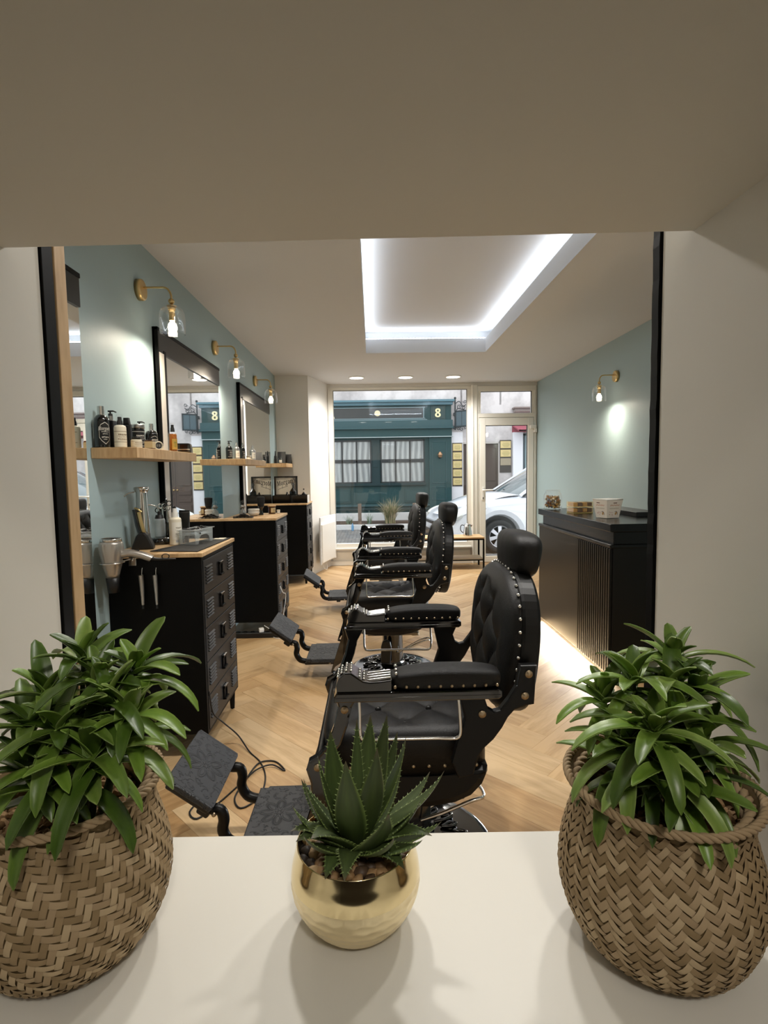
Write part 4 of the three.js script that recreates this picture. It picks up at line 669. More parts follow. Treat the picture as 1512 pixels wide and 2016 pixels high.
// --- middle cabinet
{
  bottle('white ribbed shaving bowl on the middle cabinet', -1.045, CT, -4.665, [['bowl', lathe([[0, 0], [0.028, 0], [0.03, 0.006], [0.044, 0.014], [0.05, 0.026], [0.05, 0.036], [0.044, 0.04], [0.05, 0.046], [0.05, 0.056], [0.046, 0.062], [0.042, 0.06], [0.04, 0.03], [0.02, 0.012], [0, 0.011]], 40), M.whitePlastic], ['foam', lathe([[0, 0.05], [0.03, 0.047], [0.042, 0.04], [0, 0.039]], 24), std(0xf4f2ec, 0.8)]], undefined, 'shaving_bowl', 'bowl');
  const t = thing('neck_brush', 'tall black neck brush standing right of the white bowl', 'brush', [-1.0, CT, -4.755]);
  part('handle', lathe([[0, 0], [0.02, 0], [0.022, 0.006], [0.014, 0.03], [0.014, 0.05], [0.026, 0.07], [0.026, 0.08], [0, 0.08]], 26), M.gloss, t); part('bristles', lathe([[0, 0.079], [0.027, 0.079], [0.034, 0.12], [0.035, 0.155], [0.03, 0.162], [0, 0.164]], 28), std(0x0d0d0d, 0.9), t);
  const a = thing('glass_atomiser', 'ribbed glass atomiser bottle with round stopper, left of the white bowl', 'bottle', [-1.115, CT, -4.56]);
  part('flask', lathe([[0, 0], [0.026, 0], [0.028, 0.004], [0.028, 0.04], [0.02, 0.056], [0.011, 0.066], [0.011, 0.078], [0, 0.078]], 28), phys(0xd9dcdc, 0.08, 0, { transmission: 0.7, thickness: 0 }), a); part('collar', lathe([[0, 0.077], [0.018, 0.077], [0.024, 0.088], [0.018, 0.099], [0.011, 0.104], [0, 0.104]], 26), M.steel, a); part('stopper', lathe([[0, 0.103], [0.012, 0.103], [0.018, 0.12], [0.012, 0.138], [0, 0.144]], 22), M.clear, a);
  bottle('brown glass jar with pale wooden lid on the middle cabinet', -0.925, CT, -4.87, [['body', lathe([[0, 0], [0.03, 0], [0.032, 0.004], [0.032, 0.066], [0, 0.066]], 30), phys(0x5a3216, 0.08, 0, { transmission: 0.5, thickness: 0 })], ['lid', lathe([[0, 0.066], [0.037, 0.066], [0.037, 0.076], [0.035, 0.079], [0, 0.079]], 30), M.oak], ['label', wrap(0.0325, 0.012, 0.055, FRONT, 2), LAB.kraft]], undefined, 'jar', 'jar');
  bottle('tiny white pot next to the wooden lidded jar', -0.875, CT, -4.92, [['body', lathe([[0, 0], [0.014, 0], [0.015, 0.002], [0.015, 0.022], [0, 0.022]], 22), M.whitePlastic], ['lid', lathe([[0, 0.022], [0.016, 0.022], [0.016, 0.032], [0, 0.033]], 22), cream]], undefined, 'small_pot', 'pot');
  const c = []; const n = 14, P = [], I = [], U = [];
  for (let i = 0; i <= n; i++) for (let j = 0; j <= n; j++) { const u = i / n - 0.5, v = j / n - 0.5; P.push(u * 0.17 + 0.02 * v, 0.004 + 0.014 * Math.exp(-((u * 4) ** 2)) * (1 + Math.sin(v * 14)) + 0.006 * Math.sin(u * 17 + v * 6) ** 2, v * 0.1); U.push(u, v); }
  for (let i = 0; i < n; i++) for (let j = 0; j < n; j++) { const a0 = i * (n + 1) + j, b0 = a0 + n + 1; I.push(a0, a0 + 1, b0, b0, a0 + 1, b0 + 1); }
  single('cloth', at(buffer(P, I, U), -1.09, CT, -4.47), std(0x17120e, 0.95), 'crumpled dark brown cloth at the near edge of the middle cabinet', 'cloth');
}
// --- farthest cabinet
{
  const t = thing('organiser_box', 'black open organiser box under the framed print on the farthest cabinet', 'organiser', [-1.02, CT, -6.66]);
  part('box', [bx(-0.215, 0.215, 0, 0.004, -0.11, 0.11, 0.001), bx(-0.215, 0.215, 0, 0.098, 0.104, 0.11, 0.002), bx(-0.215, 0.215, 0, 0.098, -0.11, -0.104, 0.002), bx(-0.215, -0.209, 0, 0.098, -0.11, 0.11, 0.002), bx(0.209, 0.215, 0, 0.098, -0.11, 0.11, 0.002), bx(-0.03, -0.026, 0, 0.09, -0.105, 0.105, 0.001)], M.gloss, t);
  const f = thing('picture_frame', 'black framed print with dark handwriting on a cream ground, standing in the organiser box', 'picture frame', [-1.085, CT + 0.088, -6.685], R(4));
  const W = 0.145, H = 0.245; const g = (m) => at(m, 0, 0, 0, R(-4));
  part('frame', g(merge([bx(-W, -W + 0.022, 0, H, -0.01, 0.01, 0.002), bx(W - 0.022, W, 0, H, -0.01, 0.01, 0.002), bx(-W, W, 0, 0.018, -0.01, 0.01, 0.002), bx(-W, W, H - 0.018, H, -0.01, 0.01, 0.002), bx(-W, W, 0, H, -0.012, -0.008, 0.001), bx(-W + 0.05, W - 0.05, -0.084, 0.01, -0.012, 0.002, 0.002)])), M.gloss, f);
  const pr = tex(512, 420, (c, w, h) => {
    c.fillStyle = '#d6cbb8'; c.fillRect(0, 0, w, h);
    const s = c.createLinearGradient(0, 0, w, 0); s.addColorStop(0, 'rgba(40,32,24,.35)'); s.addColorStop(0.2, 'rgba(40,32,24,0)'); s.addColorStop(0.7, 'rgba(40,32,24,0.05)'); s.addColorStop(1, 'rgba(40,34,28,.75)'); c.fillStyle = s; c.fillRect(0, 0, w, h);
    c.save(); c.translate(24, 214); c.rotate(-0.19); c.fillStyle = '#14110e'; c.font = 'italic bold 124px serif'; c.scale(0.86, 1.25); c.fillText('Morgan\u2019s', 0, 0); c.restore();
    c.strokeStyle = '#14110e'; c.lineWidth = 8; c.beginPath(); c.moveTo(50, 300); c.quadraticCurveTo(150, 250, 300, 218); c.stroke(); c.beginPath(); c.moveTo(170, 200); c.quadraticCurveTo(150, 260, 175, 262); c.stroke();
    c.fillStyle = 'rgba(90,60,30,.5)'; c.fillRect(330, 110, 150, 12); c.fillRect(360, 60, 14, 90); c.fillRect(420, 60, 14, 90);
  });
  const pl = new THREE.PlaneGeometry(2 * W - 0.04, H - 0.032).translate(0, H / 2, 0.0); part('print', g(merge([pl])), std(0xffffff, 0.35, 0, { map: pr }), f, 'cream print with handwriting');
  bottle('black angular bottle with pointed stopper, in front of the framed print', -0.985, CT + 0.004, -6.60, [['body', at(cyl(0.04, 0.046, 0.14, 0, 0, 0, 6), 0, 0, 0), M.gloss], ['shoulder', cyl(0.046, 0.012, 0.045, 0, 0.14, 0, 6), M.gloss], ['neck', cyl(0.011, 0.011, 0.035, 0, 0.184, 0, 14), M.gloss], ['stopper', [cyl(0.02, 0.016, 0.03, 0, 0.218, 0, 8)], M.gloss]], 'black bottles in the organiser', 'decanter', 'bottle');
  bottle('small black bottle with clear cap, at the right end of the organiser', -0.865, CT + 0.004, -6.69, [['body', cyl(0.028, 0.03, 0.1, 0, 0, 0, 8), M.gloss], ['shoulder', cyl(0.03, 0.01, 0.026, 0, 0.1, 0, 8), M.gloss], ['cap', cyl(0.01, 0.009, 0.03, 0, 0.125, 0, 12), M.clear], ['knob', ball(0.01, 0, 0.163, 0), M.plastic]], 'black bottles in the organiser', 'decanter', 'bottle');
  bottle('small black bottle with round stopper, left in the organiser before the frame', -1.06, CT + 0.004, -6.60, [['body', cyl(0.026, 0.026, 0.098, 0, 0, 0, 20), M.gloss], ['shoulder', cyl(0.026, 0.01, 0.018, 0, 0.098, 0, 20), M.gloss], ['stopper', ball(0.011, 0, 0.124, 0), M.gloss]], 'black bottles in the organiser', 'decanter', 'bottle');
}
// --- reception counter
{
  const y = 1.0168;
  const j = thing('sweet_jar', 'rounded glass jar of wrapped sweets at the far end of the counter', 'jar', [1.565, y, -4.58]);
  part('glass', lathe([[0, 0], [0.066, 0], [0.075, 0.008], [0.078, 0.03], [0.078, 0.11], [0.072, 0.135], [0.06, 0.148], [0.06, 0.158], [0.064, 0.162], [0.06, 0.166], [0.056, 0.162], [0.056, 0.148], [0.069, 0.132], [0.0745, 0.11], [0.0745, 0.03], [0.07, 0.01], [0, 0.005]], 44), M.clear, j);
  const cols = [0xc79a4a, 0xe9dfc6, 0xb0713a, 0x8d8f99, 0xdcc28a].map((c) => new THREE.Color(c)), sw = [], vc = [];
  for (let i = 0; i < 130; i++) { const a = rr(0, 6.283), r = Math.sqrt(rnd()) * 0.06, yy = 0.018 + (i / 130) * 0.094, g = at(new THREE.SphereGeometry(rr(0.009, 0.012), 7, 5).scale(1.3, 0.8, 1), Math.cos(a) * r, yy, Math.sin(a) * r, rr(0, 3), rr(0, 3), rr(0, 3)).toNonIndexed(), c = cols[i % 5]; sw.push(g); for (let k = 0; k < g.attributes.position.count; k++) vc.push(c.r, c.g, c.b); }
  const sg = merge(sw); sg.setAttribute('color', new THREE.Float32BufferAttribute(vc, 3)); single('sweets', at(sg, 1.565, y, -4.58), std(0xffffff, 0.35, 0, { vertexColors: true }), 'gold, cream and brown wrapped sweets filling the glass jar on the counter', 'sweets').userData.kind = 'stuff';
  const b = thing('biscuit_box', 'low clear box of layered gold and brown biscuits, middle of the counter', 'box', [1.63, y, -4.14], R(6)); b.scale.set(0.84, 1, 0.9);
  part('tray', [bx(-0.095, 0.095, 0, 0.006, -0.065, 0.065, 0.002), bx(-0.095, 0.095, 0.05, 0.056, -0.065, 0.065, 0.002)], std(0xd9c27a, 0.35, 0.3), b);
  part('lid', bx(-0.098, 0.098, 0.006, 0.09, -0.068, 0.068, 0.006, 2), phys(0xfff4dc, 0.06, 0, { transmission: 0.9, thickness: 0 }), b);
  for (let k = 0; k < 8; k++) { const x = -0.07 + (k % 4) * 0.047, yy = k < 4 ? 0.027 : 0.072; part('biscuit', bx(x - 0.02, x + 0.02, yy - 0.018, yy + 0.012, -0.056, 0.056, 0.006, 2), k % 2 ? std(0x5a3a20, 0.6) : std(0xcda660, 0.5), b); }
  const tubTex = (side) => tex(256, 256, (c, w, h) => {
    c.fillStyle = '#e9dfd0'; c.fillRect(0, 0, w, h); c.fillStyle = '#6b4632'; c.fillRect(side ? 60 : 100, 20, 66, 14); c.fillStyle = '#c8906e'; c.font = 'italic 40px serif'; for (let x = 44; x < 220; x += 16) c.fillRect(x, 52 + (x % 3) * 4, 10, 20);
    c.fillStyle = '#c9bda8'; c.fillRect(30, 110, 190, 16); c.fillStyle = '#b98f5c'; c.beginPath(); c.arc(176, 204, 26, 0, 7); c.fill(); c.strokeStyle = '#3c2418'; c.lineWidth = 8; c.beginPath(); c.moveTo(140, 178); c.quadraticCurveTo(200, 150, 222, 230); c.stroke(); c.fillStyle = '#c79a8c'; for (let i = 0; i < 16; i++) c.fillRect(rr(20, 110), rr(170, 235), 10, 10);
  });
  const t = thing('biscuit_tub', 'tapered cream biscuit tub with pale print, nearest on the counter', 'tub', [1.645, y, -3.68], R(18)); t.scale.set(0.86, 1, 0.86);
  const tub = new THREE.CylinderGeometry(0.115, 0.085, 0.128, 4, 1, false).rotateY(Math.PI / 4).translate(0, 0.066, 0).toNonIndexed(); tub.computeVertexNormals();
  part('body', tub, std(0xe9dfd0, 0.5), t);
  for (let k = 0; k < 4; k++) { const g = new THREE.PlaneGeometry(1, 1), p = g.attributes.position; for (let i = 0; i < 4; i++) { const v = p.getY(i) + 0.5, hw = 0.052 + 0.018 * v; p.setXYZ(i, (p.getX(i) * 2) * hw, 0.012 + v * 0.106, 0.0631 + 0.0192 * v); } g.computeVertexNormals(); g.rotateY(k * Math.PI / 2); part('print', g, std(0xffffff, 0.5, 0, { map: tubTex(k % 2) }), t, 'pale print with a biscuit'); }
  part('rim', at(new THREE.TorusGeometry(0.113, 0.004, 6, 4).rotateZ(Math.PI / 4), 0, 0.13, 0, Math.PI / 2), M.whitePlastic, t); part('lid', at(new THREE.CylinderGeometry(0.109, 0.111, 0.006, 4), 0, 0.13, 0, 0, Math.PI / 4), M.whitePlastic, t);
}
// --- floor level: power strip, cables, wall socket
{
  const t = thing('power_strip', 'black power strip with white plug under the middle cabinet', 'power strip', [-0.98, 0.0005, -4.372]);
  part('bar', bx(-0.2, 0.2, 0, 0.045, -0.028, 0.028, 0.008, 2), M.plastic, t); for (let k = 0; k < 6; k++) part('socket', at(lathe([[0.012, 0], [0.02, 0.001], [0.019, 0.004], [0.012, 0.003]], 20), -0.165 + k * 0.062, 0.045, 0), M.gloss, t);
  part('plug', at(bx(-0.02, 0.02, 0, 0.032, -0.016, 0.016, 0.005, 2), 0.03, 0.046, 0, 0.2, 0.4), M.whitePlastic, t, 'white plug');
  single('white_cable', tube([[-0.93, 0.09, -4.40], [-0.86, 0.05, -4.38], [-0.8, 0.008, -4.36], [-0.77, 0.006, -4.40], [-0.80, 0.02, -4.43], [-0.785, 0.12, -4.46], [-0.77, 0.30, -4.56], [-0.765, 0.34, -4.50], [-0.772, 0.36, -4.44], [-0.79, 0.42, -4.415]], 0.003, 90, 6), M.whitePlastic, 'white cable looping from the power strip up the middle cabinet', 'cable');
  single('white_cable_coil', tube([[-0.86, 0.005, -4.36], [-0.8, 0.005, -4.31], [-0.74, 0.005, -4.34], [-0.74, 0.005, -4.39], [-0.8, 0.006, -4.40], [-0.84, 0.03, -4.37], [-0.81, 0.09, -4.385]], 0.003, 60, 6), M.whitePlastic, 'coiled white cable on the floor beside the power strip', 'cable');
  single('black_cable', tube([[-0.795, 0.33, -2.475], [-0.785, 0.22, -2.49], [-0.765, 0.15, -2.55], [-0.70, 0.05, -2.60], [-0.625, 0.005, -2.52], [-0.55, 0.004, -2.42], [-0.50, 0.004, -2.28], [-0.505, 0.004, -2.14], [-0.56, 0.004, -2.08], [-0.60, 0.004, -2.14], [-0.585, 0.004, -2.30], [-0.55, 0.006, -2.42], [-0.49, 0.004, -2.43], [-0.43, 0.004, -2.36], [-0.425, 0.004, -2.345], [-0.49, 0.0115, -2.385], [-0.55, 0.012, -2.35], [-0.6, 0.004, -2.26], [-0.66, 0.004, -2.12], [-0.72, 0.004, -2.02], [-0.76, 0.004, -2.06], [-0.74, 0.004, -2.16]], 0.0037, 200, 7), M.cable, 'long thin black cable looping over the floor behind the nearest footrest', 'cable');
  const s = thing('wall_socket', 'white wall socket low on the left window reveal', 'socket', [-0.745, 0.25, -7.255], R(74));
  part('plate', bx(-0.04, 0.04, -0.04, 0.04, 0, 0.012, 0.004, 2), M.whitePlastic, s); part('insert', at(lathe([[0.014, 0], [0.021, 0.002], [0.02, 0.006], [0.014, 0.004]], 24), 0, 0, 0.011, Math.PI / 2), M.frame, s);
  single('socket_cable', tube([[-0.72, 0.25, -7.25], [-0.71, 0.16, -7.265], [-0.69, 0.05, -7.30], [-0.66, 0.02, -7.36], [-0.655, 0.05, -7.40], [-0.665, 0.10, -7.41]], 0.004, 50, 6), M.whitePlastic, 'white cable hanging from the wall socket to the radiator', 'cable');
}

// ---------------------------------------------------------------- plants on the sill
const leafTex = noiseTex(64, 256, (u, v) => { const m = Math.abs(u - 0.5) * 2, vein = 0.5 + 0.5 * Math.sin(u * 62); let c = mix3([112, 138, 56], [158, 176, 96], Math.min(1, m * 0.75 + 0.12 * vein)); c = mix3(c, [176, 196, 124], Math.max(0, m - 0.86) * 4); return mix3(c, [52, 92, 36], fbm(u * 6, v * 9, 6, 9, 2) * 0.35); });
const leafMats = [0xffffff, 0xc8d4b4, 0x9aac86, 0xf2ffd8].map((c) => std(c, 0.36, 0, { map: leafTex, side: THREE.DoubleSide }));
// lance-shaped leaf: grows along +y, arches towards +z; closed, about a millimetre thick
function leafGeo(L, W, arch, fold, twist, segs = 9) {
  const P = [], I = [], U = [], xs = [-1, -0.5, 0, 0.5, 1], T = 0.0007;
  for (const side of [1, -1]) for (let i = 0; i <= segs; i++) {
    const t = i / segs, a = arch * t * t, w = W * 0.5 * (0.30 + 0.70 * Math.pow(Math.sin(Math.PI * Math.pow(Math.min(1, t * 0.97 + 0.03), 0.78)), 0.8)) * (t > 0.985 ? 0.12 : 1) * (t < 0.06 ? 0.7 : 1);
    const s = L * t, ang = arch * t, y = arch ? L * Math.sin(ang) / arch : s, z = arch ? L * (1 - Math.cos(ang)) / arch : 0, tw = twist * t;
    for (const x of xs) {
      const lift = fold * Math.abs(x) * w - 0.1 * w * Math.sin(Math.abs(x) * Math.PI), px = x * w * Math.cos(tw), pl = lift + x * w * Math.sin(tw) + side * -T;
      P.push(px, y + Math.sin(ang) * pl, z - Math.cos(ang) * pl); U.push(0.5 + x * 0.5, t);
    }
  }
  const n = xs.length, N = (segs + 1) * n;
  for (const o of [0, N]) for (let i = 0; i < segs; i++) for (let j = 0; j < n - 1; j++) { const a = o + i * n + j, b = a + n; o ? I.push(a, b, a + 1, b, b + 1, a + 1) : I.push(a, a + 1, b, b, a + 1, b + 1); }
  for (let i = 0; i < segs; i++) for (const j of [0, n - 1]) { const a = i * n + j, b = a + n; I.push(a, b, a + N, b, b + N, a + N); }
  return buffer(P, I, U);
}
const leafKinds = []; for (const [L, W, a, f, t] of [[0.078, 0.0182, 1.0, 0.3, 0.1], [0.088, 0.0175, 1.3, 0.28, -0.15], [0.068, 0.0195, 0.75, 0.35, 0.2], [0.052, 0.0175, 0.5, 0.45, 0], [0.092, 0.0195, 1.5, 0.25, 0.1], [0.046, 0.018, 0.6, 0.4, -0.2]]) leafKinds.push(leafGeo(L, W, a, f, t));
const UP = V(0, 1, 0);
function orient(m, dir, bulge) {                               // local +y along dir, local +z arching down and outwards
  const y = dir.clone().normalize(), z = bulge.clone().addScaledVector(y, -bulge.dot(y)).normalize(), x = y.clone().cross(z);
  m.quaternion.setFromRotationMatrix(new THREE.Matrix4().makeBasis(x, y, z));
}
// woven belly basket
const straw = [0xa99170, 0x9e8663, 0xb59d7b, 0x917a58, 0xc0a986].map((c) => std(c, 0.82)), strawDark = std(0x74603f, 0.95);
const profile = [[0.062, 0], [0.085, 0.012], [0.1, 0.034], [0.110, 0.064], [0.112, 0.088], [0.109, 0.115], [0.102, 0.142], [0.096, 0.163], [0.0965, 0.178], [0.101, 0.192], [0.104, 0.2]];
const profCurve = new THREE.CatmullRomCurve3(profile.map(([r, y]) => V(r, y, 0)), false, 'centripetal'), profLen = profCurve.getLength();
function basket(t, yaw, faceAngle) {                           // faceAngle: direction of the camera round the axis
  part('lining', lathe([...Array.from({ length: 40 }, (_, i) => { const p = profCurve.getPointAt(i / 39); return [p.x - 0.0012, p.y]; }), [0.098, 0.199], [0.092, 0.182], [0.09, 0.165], [0.092, 0.15], [0, 0.148]], 72), strawDark, t);
  const w = 0.0080, RM = 0.104, al = R(27) + yaw, ca = Math.cos(al), sa = Math.sin(al), cells = [];
  const at3 = (u, v, h) => { const s = Math.min(0.999, Math.max(0.001, v / profLen)), p = profCurve.getPointAt(s), tg = profCurve.getTangentAt(s), th = u / RM; const r = p.x + tg.y * h, y = p.y - tg.x * h; return [Math.cos(th) * r, y, Math.sin(th) * r]; };
  for (let i = -130; i < 130; i++) for (let j = -27; j < 27; j++) for (const d of [0, 1]) {
    const a0 = i * w + j * 2 * w, b0 = i * w - j * 2 * w, [p0, p1, q0, q1] = d ? [a0, a0 + w, b0 + w, b0 + 3 * w] : [a0, a0 + 2 * w, b0, b0 + w];
    const pm = (p0 + p1) / 2, qm = (q0 + q1) / 2, u = ca * pm - sa * qm, v = sa * pm + ca * qm;
    if (u < -Math.PI * RM || u >= Math.PI * RM || v < 0.004 || v > profLen - 0.012) continue;
    cells.push([p0, p1, q0, q1, d, u, v]);
  }
  const piece = ([p0, p1, q0, q1, d]) => {
    const P = [], I = [], U = [], nl = 5, nw = 3, g = 0.0007, hh = 0.0019 * rr(0.85, 1.2);
    for (let i = 0; i < nl; i++) for (let j = 0; j < nw; j++) {
      const l = i / (nl - 1), k = j / (nw - 1), a = d ? k : l, b = d ? l : k, p = p0 - (d ? -g : w * 0.12) + (p1 - p0 + (d ? -2 * g : w * 0.24)) * a, q = q0 - (d ? w * 0.12 : -g) + (q1 - q0 + (d ? w * 0.24 : -2 * g)) * b;
      const h = hh * Math.sin(Math.PI * (0.04 + 0.92 * l)) + 0.0006 * (1 - Math.abs(2 * k - 1)) - 0.0006;
      P.push(...at3(ca * p - sa * q, sa * p + ca * q, h)); U.push(l, k);
    }
    for (let i = 0; i < nl - 1; i++) for (let j = 0; j < nw - 1; j++) { const a = i * nw + j, b = a + nw; d ? I.push(a, b, a + 1, a + 1, b, b + 1) : I.push(a, a + 1, b, a + 1, b + 1, b); }
    return buffer(P, I, U);
  };
  const score = (c) => Math.cos(c[5] / RM - faceAngle) + 0.1 * c[6] / profLen;
  cells.sort((a, b) => score(b) - score(a));
  cells.slice(0, 290).forEach((c) => part('strand', piece(c), straw[Math.floor(Math.pow(rnd(), 0.9) * 5)], t));
  const rest = cells.slice(290).map(piece); if (rest.length) part('weave', rest, straw[1], t).userData.kind = 'stuff';
  const rim = []; for (let k = 0; k < 3; k++) { const pts = []; for (let i = 0; i <= 150; i++) { const a = i / 150 * Math.PI * 2, b = a * 24 + k * 2.094; pts.push([Math.cos(a) * (0.1035 + 0.0026 * Math.cos(b)), 0.2 + 0.0026 * Math.sin(b), Math.sin(a) * (0.1035 + 0.0026 * Math.cos(b))]); } rim.push(tube(pts, 0.0027, 300, 6)); }
  part('rim', rim, straw[0], t);
  const braid = []; for (let r = 0; r < 2; r++) for (let k = 0; k < 2; k++) { const pts = []; for (let i = 0; i <= 110; i++) { const a = i / 110 * Math.PI * 2, b = a * 20 + k * Math.PI + r; pts.push([Math.cos(a) * (0.091 - 0.001 * r + 0.003 * Math.cos(b)), 0.189 - r * 0.0125 + 0.0042 * Math.sin(b), Math.sin(a) * (0.091 - 0.001 * r + 0.003 * Math.cos(b))]); } braid.push(tube(pts, 0.0044, 220, 6)); }
  part('inner_braid', braid, straw[0], t);
  const ch = []; for (let i = 0; i < 320; i++) { const a = rr(0, 6.283), r = Math.sqrt(rnd()) * 0.088; ch.push(at(new THREE.DodecahedronGeometry(rr(0.004, 0.0075), 0).scale(1.3, 0.7, 0.9), Math.cos(a) * r, 0.158 + 0.01 * (1 - r / 0.09) + rr(-0.002, 0.004), Math.sin(a) * r, rr(0, 3), rr(0, 3), rr(0, 3))); }
  part('bark_chips', ch, std(0x8c6f4c, 0.9), t).userData.kind = 'stuff';
}
function foliage(t, base, crowns) {
  crowns.forEach((c, n) => {
    const p = V(c[0] - base[0], c[1] - base[1] - 0.016, c[2] - base[2]), low = p.y < 0.262 ? 0.76 : 0.94, _ = (p.x *= low, p.z *= low), root = V(p.x * 0.45, 0.15, p.z * 0.45), mid = root.clone().lerp(p, 0.55); mid.y += 0.012;
    part('stem', tube([root.toArray(), mid.toArray(), p.toArray()], (u) => 0.0042 - 0.0016 * u, 14, 7), std(0x33441f, 0.6), t);
    const count = Math.round((c[3] ?? 12) * 1.25), lean = V(p.x, 0, p.z).multiplyScalar(3.2), a0 = rr(0, 6);
    for (let i = 0; i < count; i++) {
      const ring = i < count * 0.3 ? 0 : i < count * 0.68 ? 1 : 2, a = a0 + i * 2.399, el = [1.15, 0.62, 0.1][ring] + rr(-0.2, 0.2), out = V(Math.cos(a), 0, Math.sin(a));
      const dir = out.clone().multiplyScalar(Math.cos(el)).addScaledVector(UP, Math.sin(el)).addScaledVector(lean, 0.16 * (c[4] ?? 1)), k = ring === 0 ? [3, 5, 2][i % 3] : ring === 1 ? [0, 2, 1, 4][i % 4] : [1, 4, 0][i % 3];
      const m = part('leaf', leafKinds[k], leafMats[Math.floor(rnd() * 4)], t), s = rr(0.84, 1.1);
      m.position.copy(p).addScaledVector(UP, [0.004, 0, -0.009][ring]); orient(m, dir, out.clone().addScaledVector(UP, -1)); m.scale.setScalar(s);
    }
  });
}
{
  const b = [0.335, SILL + 0.0005, -0.60], t = thing('potted_plant', 'green leafy artificial plant in the woven belly basket at the right end of the sill', 'potted plant', b);
  basket(t, R(8), Math.atan2(0.6, -0.335));
  foliage(t, b, [[0.382, 1.128, -0.655, 13, 1.2], [0.300, 1.088, -0.548, 14, 0.8], [0.308, 1.118, -0.615, 12], [0.280, 1.086, -0.635, 11, 1.2], [0.389, 1.098, -0.615, 12], [0.385, 1.055, -0.575, 11, 1.2], [0.272, 1.058, -0.575, 11, 1.1], [0.315, 1.045, -0.53, 10, 1.0], [0.267, 1.028, -0.595, 8, 1.2], [0.348, 1.075, -0.585, 10], [0.33, 1.025, -0.53, 8, 0.6], [0.30, 1.03, -0.555, 10, 1.2], [0.36, 1.03, -0.545, 10, 1], [0.36, 1.11, -0.62, 10]]);
}
{
  const b = [-0.375, SILL + 0.0005, -0.625], t = thing('potted_plant', 'green leafy artificial plant in the woven belly basket at the left end of the sill', 'potted plant', b);
  basket(t, R(-14), Math.atan2(0.625, 0.375));
  foliage(t, b, [[-0.352, 1.15, -0.635, 13], [-0.281, 1.140, -0.625, 13, 1.2], [-0.297, 1.118, -0.585, 12], [-0.272, 1.100, -0.585, 12, 1.2], [-0.390, 1.115, -0.615, 12, 1.1], [-0.345, 1.098, -0.565, 13], [-0.270, 1.066, -0.605, 10, 1.2], [-0.392, 1.09, -0.585, 11, 1.2], [-0.300, 1.072, -0.55, 10, 1.1], [-0.345, 1.06, -0.54, 10, 1.1], [-0.40, 1.045, -0.57, 10, 1.2], [-0.36, 1.03, -0.55, 9, 1], [-0.31, 1.035, -0.56, 9, 1.1], [-0.32, 1.13, -0.61, 11]]);
}
